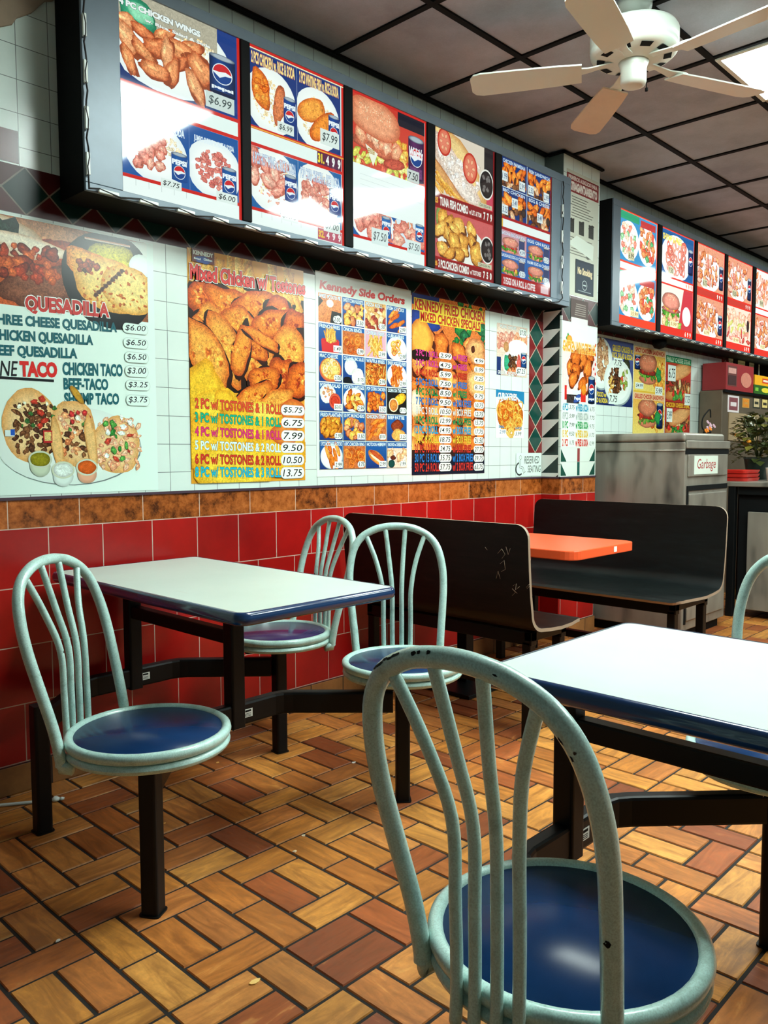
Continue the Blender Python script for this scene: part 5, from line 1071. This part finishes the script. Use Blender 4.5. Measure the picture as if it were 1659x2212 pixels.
# ------------------------------------------------------------------ backlit menu boards
YB = 2.60
def board(label, x0, x1, z0, z1, opens, tabs):
    t = thing('menu_board', label, 'menu board', ((x0+x1)/2, 2.69, (z0+z1)/2), 0, 'lit menu boards'); ox, oz = (x0+x1)/2, (z0+z1)/2
    m = MB(); f = lambda a, b, c_, d, e, g_, mi=0: m.box(a-ox, b-2.69, c_-oz, d-ox, e-2.69, g_-oz, mi)
    f(x0, 2.606, z0, x1, DW-0.004, z1); m.build('housing', M['blackmatte'], t)
    m = MB(); f(x0, YB-.006, z0, x1, 2.6055, opens[0][1]); f(x0, YB-.006, opens[0][2], x1, 2.6055, z1); f(x0, YB-.006, opens[0][1], opens[0][0], 2.6055, opens[0][2]); f(opens[-1][3], YB-.006, opens[0][1], x1, 2.6055, opens[0][2])
    m.build('front_frame', M['frame'], t, 0.002)
    for a, b in zip(opens, opens[1:]):
        m = MB(); f(a[3]+.0005, YB-.010, a[1]+.0005, b[0]-.0005, 2.6055, a[2]-.0005); m.build('mullion', M['blackmatte'], t, 0.003)
    for k in range(tabs):
        x = x0+.25+(x1-x0-.35)*k/max(1, tabs-1); m = MB(); f(x-.05, 2.62, z1+.0005, x+.05, DW-.004, z1+.045); m.build('mounting_tab', M['blackmatte'], t)
    return t
def panel(par, rect, mat, seed, bg=(232,242,238)):
    return Print(rect, 2.6045, bg, mat, 0.003, seed)
def fin(p, par): return p.done('menu_panel', None, None, None, par)
Z0_, Z1_, ZM0, ZM1 = 2.040, 2.70, 2.335, 2.405
RED = (206,36,30); RD2 = (170,24,28); BLU = (26,84,156); NAV = (24,50,110)
OP = [(1.432, Z0_, Z1_+.01, 1.926), (1.970, Z0_, Z1_+.01, 2.462), (2.513, Z0_, Z1_+.01, 3.002), (3.060, Z0_, Z1_+.01, 3.545), (3.602, Z0_, Z1_+.01, 4.088)]
MB1 = board('long lit menu board on the near wall with the chicken wings panel', 1.297, 4.288, 2.012, 2.752, OP, 0)
def frame_strips(p, r=RED):
    a, b, c_, d = p.x0, p.z0, p.x1, p.z1
    for z in (ZM1-.006, ZM0): p.rect(a, z, c_, z+.013, r)
    p.rect(a, b+.052, c_, b+.064, r); p.rect(a, b, c_, b+.052, (240,246,244)); p.rect(c_-.012, b, c_, d, r)
    for i in range(5): p.rect(a+.05+.05*i, b+.03, a+.051+.05*i, b+.052, (150,160,160))
# 1: wings
p = panel(MB1, (OP[0][0], Z0_, OP[0][3], Z1_+.01), M['backlit'], 51); a, b, c_, d = p.x0, p.z0, p.x1, p.z1; w_ = c_-a
p.clip = (a, ZM1, c_, d); p.rect(a, ZM1, c_, d, NAV); p.rect(a+.78*w_, ZM1, c_, d, (30,60,130)); p.ell(a+.38*w_, ZM1+.16, .27, .155, (250,250,246), (236,240,240)); p.rect(a, d-.09, a+.8*w_, d, (180,170,150), .4)
p.blob(a+.15*w_, d-.065, .075, .05, (60,160,120), (30,110,80), -.2, .1, 20, .5); p.blob(a+.17*w_, d-.06, .05, .03, (150,220,180), (110,190,150), -.2, .05, 18, .4)
p.inell(a+.62*w_, d-.10, .09, .04, 60, .004, .008, RICE); p.pieces(a+.04*w_, ZM1+.07, a+.66*w_, d-.10, 16, .045, .075, CHP, (.4,.6), (150,70,40), .18, 18)
p.clip = None; p.can(1.791,2.481,1.906,2.625, (22,70,140), (10,26,60), 'pepsi'); 
p.text('4 PC CHICKEN WINGS', 1.437,2.656,1.753,2.674, (236,240,238), .03, (40,44,46), .06); p.text('w. Rice, Salad & Soda', 1.533,2.629,1.796,2.640, (240,240,236), .018, (40,40,40), .05)
p.rect(a, ZM0-.02, c_, ZM0, (240,246,244)); mx = (a+c_)/2+.02
for (xa, xb, pal, sd) in ((a, mx, POP, 0), (mx, c_-.012, POP, 1)):
    p.clip = (xa, b+.064, xb, ZM0); p.rect(xa, b+.064, xb, ZM0, BLU); cx, cz = (xa+xb)/2, b+.16; p.ell(cx, cz, .125, .105, (250,250,248), (232,238,240))
    if sd == 0: p.inell(cx+.03, cz+.03, .08, .05, 60, .004, .008, RICE); p.pieces(cx-.08, cz-.06, cx+.03, cz+.05, 13, .018, .03, POP, (.6,.9), (190,100,80))
    else: p.inell(cx, cz, .09, .075, 110, .008, .014, [((222,120,110),(180,72,66)),((236,150,136),(196,90,80))], (.5,.8))
    p.can(xb-.075, b+.085, xb-.01, b+.185, (24,90,160), (20,70,140), 'low'); p.text(('POP SHRIMP w. RICE & SODA','JUMBO SHRIMP w. RICE & SODA')[sd], xa+.02, ZM0-.055, xb-.02, ZM0-.03, (226,236,244), .01)
p.clip = None; frame_strips(p); p.price('$6.99', 1.772,2.421,1.899,2.478, False, (206,216,212), (70,80,80)); p.price('$7.75', 1.579,2.089,1.663,2.120, False, (226,234,230)); p.price('$6.00', 1.812,2.091,1.907,2.128, False, (226,234,230)); fin(p, MB1)
# 2: four plates
p = panel(MB1, (OP[1][0], Z0_, OP[1][3], Z1_+.01), M['backlit'], 53); a, b, c_, d = p.x0, p.z0, p.x1, p.z1; mx = (a+c_-.014)/2
kinds = ((a, ZM1, mx, d, '2 PCS CHICKEN w. RICE & SODA', 0), (mx, ZM1, c_-.014, d, '2 PCS WHITING FISH w. RICE & SODA', 1), (a, b+.064, mx, ZM0, '6 PCS HOT WING w. RICE & SODA', 2), (mx, b+.064, c_-.014, ZM0, 'POP CORN CHICKEN w. RICE & SODA', 3))
for xa, za, xb, zb, st, k in kinds:
    p.clip = (xa, za, xb, zb); p.rect(xa, za, xb, zb, (26,54,120) if k < 2 else (28,96,160)); cx, cz = (xa+xb)/2-.012, za+.12; p.ell(cx, cz, .128, .125, (250,250,246), (238,240,238)); p.inell(cx, cz, .10, .10, 150, .004, .008, RICE if k < 2 else RICE+POP, (.4,.8))
    if k == 0: p.blob(cx-.05, cz+.035, .045, .075, *CH[1], .3, .12, 20, 1); p.blob(cx+.04, cz+.0, .03, .08, *CHP[1], -.2, .12, 20, 1); p.pieces(cx-.08, cz-.0, cx-.02, cz+.08, 8, .01, .02, CH)
    elif k == 1: p.blob(cx-.03, cz+.03, .085, .045, *CH[3], .5, .14, 20, 1); p.blob(cx+.03, cz-.02, .095, .04, *CH[1], .7, .12, 20, 1)
    elif k == 2: p.pieces(cx-.09, cz-.05, cx+.08, cz+.09, 8, .03, .045, POP, (.5,.7), (190,100,80), .15, 18)
    else: p.inell(cx-.01, cz-.01, .09, .085, 46, .012, .02, POP, (.7,1), (196,110,96))
    p.can(xb-.07, za+.06, xb-.008, za+.165, (24,70,150), (16,50,120), 'low'); p.clip = None
    p.text(st, xa+.012, zb-.062, xb-.012, zb-.022, (250,226,150) if k < 2 else (206,220,236), .0, (226,110,30) if k < 2 else (90,110,170), .05)
frame_strips(p); p.rect(a, d-.010, c_, d, RED); p.rect(a, d-.014, c_, d-.010, (246,240,200)); p.rect(a, ZM1-.004, c_, ZM1+.001, (240,170,60))
p.rect(c_-.15, ZM0+.013, c_-.014, ZM1-.006, (90,30,70)); p.text('31.', c_-.145, ZM0+.022, c_-.112, ZM1-.014, (246,220,60), .02); p.text('4  9  9', c_-.10, ZM0+.022, c_-.02, ZM1-.014, (244,244,240), .02)
p.rect(c_-.15, b+.004, c_-.014, b+.05, (190,90,110)); p.text('32.', c_-.145, b+.014, c_-.112, b+.04, (240,190,80), .02); p.text('4  9  9', c_-.10, b+.014, c_-.02, b+.04, (244,230,230), .02)
for st, r_ in (('$6.99', (2.104,2.422,2.188,2.462)), ('$7.99', (2.330,2.434,2.437,2.497)), ('$7.75', (2.115,2.083,2.206,2.121)), ('$7.00', (2.345,2.083,2.440,2.128))): p.price(st, *r_, False, (222,230,226), (60,66,70))
fin(p, MB1)
# 3: burger
p = panel(MB1, (OP[2][0], Z0_, OP[2][3], Z1_+.01), M['backlit'], 55); a, b, c_, d = p.x0, p.z0, p.x1, p.z1; w_ = c_-a
p.clip = (a, ZM1-.0, c_-.012, d); p.grad(a, ZM1, c_, d, (214,80,60), (206,56,44)); p.rect(a+.6*w_, d-.07, c_, d, (26,26,40)); p.pieces(a+.5*w_, ZM1+.05, c_-.1*w_, ZM1+.17, 16, .02, .035, FRY)
p.pieces(a, ZM1, a+.75*w_, ZM1+.06, 24, .016, .03, [((220,210,90),(150,170,60)),((246,236,150),(206,190,80)),((226,96,70),(180,60,50))], (.4,.7)); p.blob(a+.30*w_, ZM1+.10, .16, .035, (206,110,80), (150,60,44), -.1, .1, 20, 1); p.blob(a+.55*w_, ZM1+.055, .07, .025, (206,90,70), (160,56,44), .2, .1, 18, 1)
p.pieces(a+.1*w_, ZM1+.11, a+.6*w_, ZM1+.16, 9, .03, .045, SHR, (.5,.8)); p.blob(a+.30*w_, d-.085, .165, .085, (238,160,120), (206,104,70), -.12, .04, 28, .6); p.sticks(a+.1*w_, d-.10, a+.5*w_, d-.04, 60, .006, .003, [((250,226,190),(246,206,160))])
p.poly([(a+.17*w_, ZM1+.10), (a+.33*w_, ZM1+.075), (a+.27*w_, ZM1+.015)], (244,240,220)); p.text('BEEF BURGER', a+.20*w_, ZM1+.065, a+.29*w_, ZM1+.085, (180,140,40), .01)
p.clip = None; p.can(c_-.125, ZM1+.015, c_-.016, d-.085, (96,40,96), (48,20,60), None); p.text("Welch's", c_-.118, ZM1+.12, c_-.024, ZM1+.165, (244,236,240), .02, None, .05, .3); p.rect(c_-.115, ZM1+.03, c_-.03, ZM1+.075, (110,60,110), 1)
p.clip = (a, b+.064, c_-.012, ZM0-.11); p.rect(a, b+.064, c_, ZM0-.11, (30,90,160)); p.ell(a+.28*w_, b+.13, .14, .085, (248,248,246)); p.pieces(a+.02, b+.10, a+.45*w_, b+.17, 12, .035, .055, POP, (.5,.8)); p.ell(a+.75*w_, b+.13, .11, .08, (220,232,240)); p.sticks(a+.58*w_, b+.13, a+.8*w_, b+.19, 20, .06, .009, SHR, (.3,2.4)); p.pieces(a+.6*w_, b+.08, c_-.02, b+.15, 7, .035, .055, POP, (.5,.9)); p.clip = None
p.rect(a, ZM0-.112, c_-.012, ZM1+.004, (240,246,244)); p.can(a+.38*w_, b+.085, a+.50*w_, b+.18, (28,110,180), (24,90,160), 'low'); p.can(c_-.075, b+.11, c_-.018, b+.19, (28,110,180), (24,90,160), 'low')
for q in range(3): p.rect(a+.05, ZM0-.01+.022*q, c_-.02, ZM0-.008+.022*q, (214,222,222))
p.rect(a, d-.01, c_, d, RED); p.rect(a, b+.052, c_, b+.064, RED); p.rect(a, b, c_-.012, b+.052, (240,246,244)); p.rect(c_-.012, b, c_, d, RED)
p.price('7.50', c_-.135, ZM1+.005, c_-.05, ZM1+.06, False, (206,210,206)); p.price('$7.50', 2.633,2.084,2.739,2.154, False, (222,234,232), (90,96,100)); p.price('$7.50', 2.868,2.085,2.964,2.144, False, (222,234,232), (90,96,100)); fin(p, MB1)
# 4: tuna sub
p = panel(MB1, (OP[3][0], Z0_, OP[3][3], Z1_+.01), M['backlit'], 57, (200,90,80)); a, b, c_, d = p.x0, p.z0, p.x1, p.z1; w_ = c_-a
def cola(cx, cz, rx, rz):
    p.ell(cx, cz, rx*1.12, rz*1.12, (236,230,222)); p.ell(cx, cz, rx, rz, (44,34,34), (26,22,24))
    for q in range(7): p.blob(cx+p.r.uniform(-.5,.5)*rx, cz+p.r.uniform(-.6,.6)*rz, rx*.25, rz*.2, (120,112,110), (60,52,52), p.r.uniform(0,3), .3, 9, .3)
p.clip = (a, ZM1, c_, d); p.rect(a, ZM1, c_, d, (224,206,190)); p.rect(a+.82*w_, ZM1, c_, d, (40,34,38)); p.poly([(a+.6*w_, ZM1), (c_, ZM1), (c_, ZM1+.15), (a+.8*w_, ZM1+.1)], (206,70,90))
p.blob(a+.35*w_, ZM1+.19, .30, .10, (242,206,140), (214,150,84), -.62, .04, 26, .5); p.blob(a+.36*w_, ZM1+.12, .27, .07, (240,222,210), (214,180,160), -.62, .08, 26, 1); p.pieces(a+.05, ZM1+.06, a+.75*w_, ZM1+.2, 34, .012, .026, [((246,236,230),(222,200,190)),((238,220,206),(206,176,160))])
p.blob(a+.25*w_, ZM1+.05, .30, .028, (222,160,100), (180,104,56), -.62, .05, 24, .6); p.sticks(a, ZM1, a+.3*w_, ZM1+.06, 14, .12, .016, FRY, (-.8,-.3))
for cx, cz, r_ in ((a+.16*w_, d-.055, .055), (a+.58*w_, d-.13, .062)):
    p.ell(cx, cz, r_*.95, r_*1.2, (214,70,50), (190,44,34)); p.ell(cx, cz, r_*.8, r_*1.03, (232,130,104), (222,100,76))
    for q in range(6): t = 2*pi*q/6; p.blob(cx+.45*r_*cos(t), cz+.58*r_*sin(t), r_*.24, r_*.16, (244,180,140), (200,66,48), t, .15, 10, .4)
cola(a+.86*w_, ZM1+.125, .055, .068); p.clip = (a, b+.064, c_, ZM0); p.rect(a, b+.064, c_, ZM0, (206,96,96), .2); p.blob(a+.1*w_, ZM0-.05, .03, .09, (150,170,90), (110,130,60), 0, .1, 16, .6); p.ell(a+.45*w_, b+.15, .19, .10, (240,236,226)); 
p.pieces(a+.08*w_, b+.09, a+.70*w_, ZM0-.05, 16, .035, .065, [((236,176,80),(196,120,40)),((226,160,70),(180,104,34)),((244,190,96),(206,134,50))], (.5,.9), (110,60,30), .16, 18); cola(a+.88*w_, b+.16, .052, .062); p.clip = None
p.rect(a, ZM0, c_, ZM1, RD2); p.rect(a, ZM0+.004, c_-.012, ZM1-.004, (140,26,30)); p.text('25', a+.006, ZM0+.022, a+.03, ZM0+.046, (236,170,60), .02); p.text('TUNA FISH COMBO', a+.045, ZM0+.016, a+.265, ZM1-.016, (240,236,230), .01); p.text('w/ LET. & TOM', a+.275, ZM0+.02, a+.375, ZM0+.042, (236,220,214), .01); p.text('7  7  9', a+.395, ZM0+.018, c_-.02, ZM1-.018, (240,236,230), .02)
p.rect(a, b, c_, b+.064, RD2); p.rect(a, b+.004, c_-.012, b+.058, (140,26,30)); p.text('26', a+.004, b+.02, a+.026, b+.042, (236,170,60), .02); p.text('3 PCS.CHICKEN COMBO', a+.035, b+.014, a+.275, b+.05, (240,236,230), .01); p.text('w/ TOSTONES', a+.285, b+.018, a+.375, b+.04, (236,220,214), .01); p.text('7  5  0', a+.395, b+.016, c_-.02, b+.048, (240,236,230), .02); p.rect(c_-.012, b, c_, d, (120,20,24))
p.price('CAN SODA 99c', a+.72*w_, ZM1+.004, c_-.02, ZM1+.026, False, (206,200,170)); p.price('CAN SODA 99c', a+.72*w_, b+.068, c_-.02, b+.09, False, (206,200,170)); fin(p, MB1)
# 5: sandwiches
p = panel(MB1, (OP[4][0], Z0_, OP[4][3], Z1_+.01), M['backlit'], 59, NAV); a, b, c_, d = p.x0, p.z0, p.x1, p.z1; w_ = c_-a; mx = (a+c_)/2; zm = (ZM1+d)/2; zl = (b+.064+ZM0)/2
for k, (xa, za, xb, zb) in enumerate(((a, zm, mx, d), (mx, zm, c_, d), (a, ZM1, mx, zm), (mx, ZM1, c_, zm))):
    p.clip = (xa, za, xb, zb); p.rect(xa, za, xb, zb, (24,54,116)); p.pieces(xa+.02, za+.06, xb-.03, zb-.04, 9, .03, .05, CH, (.4,.6), (90,40,16)); p.pieces(xa, za, xb-.05, za+.05, 10, .02, .035, BRN+[((226,180,140),(180,120,80))], (.4,.7)); p.ell(xb-.03, za+.05, .02, .025, (60,44,40), (30,24,24)); p.clip = None
    p.text(('CHICKEN PARMESAN','FISH SANDWICH','BBQ CHICKEN','EGG & CHEESE')[k], xa+.02, zb-.026, xb-.02, zb-.008, (206,220,236), .0, (60,90,150), .05)
p.rect(mx-.002, ZM1, mx+.002, d, (200,214,226)); p.rect(a, zm-.002, c_, zm+.002, (200,214,226))
for k, (xa, za, xb, zb) in enumerate(((a, zl, mx, ZM0), (mx, zl, c_, ZM0), (a, b+.064, mx, zl), (mx, b+.064, c_, zl))):
    p.clip = (xa, za, xb, zb); p.rect(xa, za, xb, zb, (206,150,160) if k == 0 else (50,100,170)); p.burger(xa+.01, za+.0, xb-.07, zb-.03, (236,150,130), (190,120,110)); p.ell(xb-.045, za+.085, .03, .014, (200,190,180), (110,70,50)); p.rect(xb-.072, za+.03, xb-.018, za+.083, (60,70,110)); p.clip = None
    p.text(('BACON & EGG ON A ROLL','EGG ON ROLL','SAUSAGE EGG & CHEESE','HAM EGG & CHEESE')[k], xa+.01, zb-.024, xb-.01, zb-.008, (220,230,240), .0, (90,120,180), .05)
p.rect(a, ZM0, c_, ZM1, RD2); p.rect(a+.02, ZM0+.014, c_-.01, ZM1-.014, (236,240,238)); p.rect(a+.003, ZM0+.014, a+.018, ZM1-.014, (236,190,60)); p.rect(a, b, c_, b+.064, RD2); p.text('2 EGGS ON A ROLL & COFFEE', a+.03, b+.014, a+.33, b+.048, (240,226,226), .01); p.rect(c_-.10, b+.012, c_-.02, b+.05, (226,190,196)); p.rect(c_-.012, b, c_, d, (120,20,24))
for st, xa, za in (('1.99', a+.005, zm+.03), ('2.99', mx-.075, zm+.01), ('2.50', mx+.01, zm+.01), ('2.99', c_-.08, zm+.004), ('3.25', a+.01, ZM1+.01), ('3.49', a+.10, ZM1+.06), ('3.49', mx+.10, ZM1+.03)): p.price(st, xa, za, xa+.055, za+.05, False, (222,230,230), (40,60,110))
for st, xa, za in (('4.99', mx-.07, zl+.004), ('2.75', c_-.075, zl+.004), ('3.25', mx-.07, b+.068), ('3.75', c_-.075, b+.068)): p.price(st, xa, za, xa+.06, za+.035, True, (222,230,232), (110,120,150))
fin(p, MB1)
# far board
OP2 = [(4.895, 1.99, 2.715, 5.425), (5.485, 1.99, 2.715, 6.03), (6.075, 1.99, 2.715, 6.60), (6.655, 1.99, 2.715, 7.20), (7.27, 1.99, 2.715, 7.80), (7.86, 1.99, 2.715, 8.39)]
MB2 = board('far lit menu board over the counter beyond the pillar', 4.80, 8.50, 1.965, 2.755, OP2, 0)
for k, (a, b, d, c_) in enumerate(OP2):
    p = panel(MB2, (a, b, c_, d), M['backlit2'], 61+k); w_ = c_-a; m0, m1 = 2.33, 2.395
    def half(z0, z1, kind):
        p.clip = (a, z0, c_-.01, z1); cx, cz = a+.45*w_, (z0+z1)/2
        if kind == 'salad':
            p.rect(a, z0, c_, z1, (60,140,190)); mx = a+.5*w_
            for q, xx in enumerate((a+.24*w_, a+.73*w_)):
                p.ell(xx, cz-.02, .135, .125, (250,250,246)); p.pieces(xx-.09, cz-.10, xx+.09, cz+.08, 30, .018, .032, [((236,140,120),(206,90,80)),((246,214,190),(226,160,130)),((150,200,150),(90,150,90)),((250,244,236),(230,220,210))] if q == 0 else CHP+[((90,170,110),(40,120,70)),((226,90,70),(190,60,50))])
            p.rect(a, z1-.05, mx, z1, (50,150,110)); p.rect(mx+.02, z1-.06, c_-.03, z1-.015, (190,60,60))
        elif kind == 'rings':
            p.rect(a, z0, c_, z1, (36,90,150)); p.ell(cx, cz-.02, .24, .16, (250,250,246)); p.rings(cx-.13, cz-.12, cx+.13, cz+.08, 34, .04, .45, POP+[((240,120,100),(200,70,60))]); p.can(c_-.10, z0+.06, c_-.015, z1-.07, (24,50,110), (10,24,60)); p.text('SHRIMP & FRIES', a+.03, z1-.07, a+.6*w_, z1-.03, (250,220,90), .01)
        elif kind == 'sub':
            p.rect(a, z0, c_, z1, (236,226,214)); p.poly([(a+.55*w_, z0), (c_, z0), (c_, z1), (a+.7*w_, z1)], (206,60,70)); p.burger(a+.05*w_, z0+.04, a+.6*w_, z1-.04, (240,150,130), (206,120,110)); p.ell(a+.8*w_, z0+.10, .07, .07, (246,246,244)); p.pieces(a+.1*w_, z0, a+.6*w_, z0+.08, 12, .02, .035, [((150,190,90),(100,140,60)),((246,200,150),(220,150,100))])
        elif kind == 'wings':
            p.rect(a, z0, c_, z1, (226,150,120), .5); p.ell(cx, cz-.03, .22, .14, (250,248,244)); p.pieces(a+.06*w_, z0+.05, a+.75*w_, z1-.05, 34, .025, .045, CHP+POP, (.4,.6), (150,80,60)); p.can(c_-.10, z0+.03, c_-.015, z1-.10, (40,50,90), (20,24,50))
        elif kind == 'club':
            p.rect(a, z0, c_, z1, (244,214,196), .2); p.pieces(a+.05*w_, z1-.12, c_-.05*w_, z1-.05, 16, .03, .05, [((240,170,140),(206,120,96)),((250,206,180),(226,150,120))]); p.pieces(a+.05*w_, cz-.05, c_-.1*w_, cz+.03, 16, .03, .045, [((220,210,120),(160,170,80)),((250,236,190),(226,190,120))], (.3,.5)); p.pieces(a+.05*w_, z0+.03, c_-.1*w_, z0+.10, 16, .03, .05, POP+[((206,80,70),(160,50,46))], (.3,.5)); p.ell(c_-.07, cz+.02, .03, .05, (60,40,40), (30,24,26))
        else:
            p.rect(a, z0, c_, z1, (240,230,220)); p.pieces(a, z0+.04, c_-.02, z1-.04, 46, .02, .04, CHP+POP, (.5,.9)); 
        p.clip = None
    for (z0, z1), kind in zip(((m1, d-.008), (b+.055, m0)), (('salad','salad'), ('rings','sub'), ('wings','wings'), ('wings','club'), ('nug','wings'), ('nug','salad'))[k]): half(z0, z1, kind)
    rc = (226,52,40) if k else (232,70,44)
    p.rect(a, d-.008, c_, d, rc); p.rect(a, m0, c_, m1, rc); p.rect(a, m0+.012, c_-.012, m1-.012, (238,236,232) if k not in (2, 3) else (200,60,50)); p.rect(a, b, c_, b+.055, rc); p.rect(c_-.010, b, c_, d, rc)
    p.text('9  9  9', c_-.13, m0+.018, c_-.03, m1-.018, (240,150,120) if k not in (2,3) else (246,230,220), .02)
    if k: p.text('6  9  9', c_-.13, b+.012, c_-.03, b+.042, (250,226,214), .02)
    p.price(('6.99','7.50','6.75','8.50','9.99','7.75')[k], a+.22*w_, m1+.015, a+.38*w_, m1+.07, False, (206,196,160)); p.price(('15.99','5.99','6.99','8.99','9.50','7.99')[k], a+.3*w_, b+.06, a+.52*w_, b+.10, False, (240,226,180), (170,110,40))
    fin(p, MB2)
# strings of small white light modules clipped around the frames
def lights(label, x0, x1, z0, z1, ends):
    t = thing('light_string', label, 'light string', ((x0+x1)/2, 2.585, z0), 0, 'module light strings'); ox = (x0+x1)/2
    pts = []; m = MB(); L_ = x1-x0
    n = int(L_/.148)
    wire = []
    def mod(x, z, vert):
        q = MB(); a_, b_ = (.0065, .036) if vert else (.036, .0065); q.box(x-a_-ox, -.006, z-b_-z0, x+a_-ox, .004, z+b_-z0); o = q.build('light_module', M['whitepl'], t, 0.002)
    if ends:
        zz = [z1-.02-.145*i for i in range(int((z1-z0)/.145))]
        for i, z in enumerate(zz): mod(x0, z-.05, True)
        wire += [(x0-ox+.004*sin(i*1.9), -.004, z1-z0-.03*i) for i in range(int((z1-z0)/.03))]
    for i in range(n): mod(x0+.07+.148*i, z0, False)
    wire += [(x0-ox+.037*i, -.004+.0*i, .006*sin(i*1.57)-.002) for i in range(int(L_/.037)+1)]
    if ends:
        for i in range(4): mod(x1, z0+.09+.145*i, True)
        wire += [(x1-ox+.006*sin(i*2.1), -.004, .03*i) for i in range(1, int((z1-z0)/.03))]
    m.tube(wire, .0032, 6, up=(0, 1, 0)); o = m.build('wire', M['rubber'], t)
lights('string of white light modules along the rim of the near menu board', 1.303, 4.185, 2.018, 2.745, True)
lights('string of white light modules under the far menu board', 4.90, 8.48, 1.972, 2.745, False)
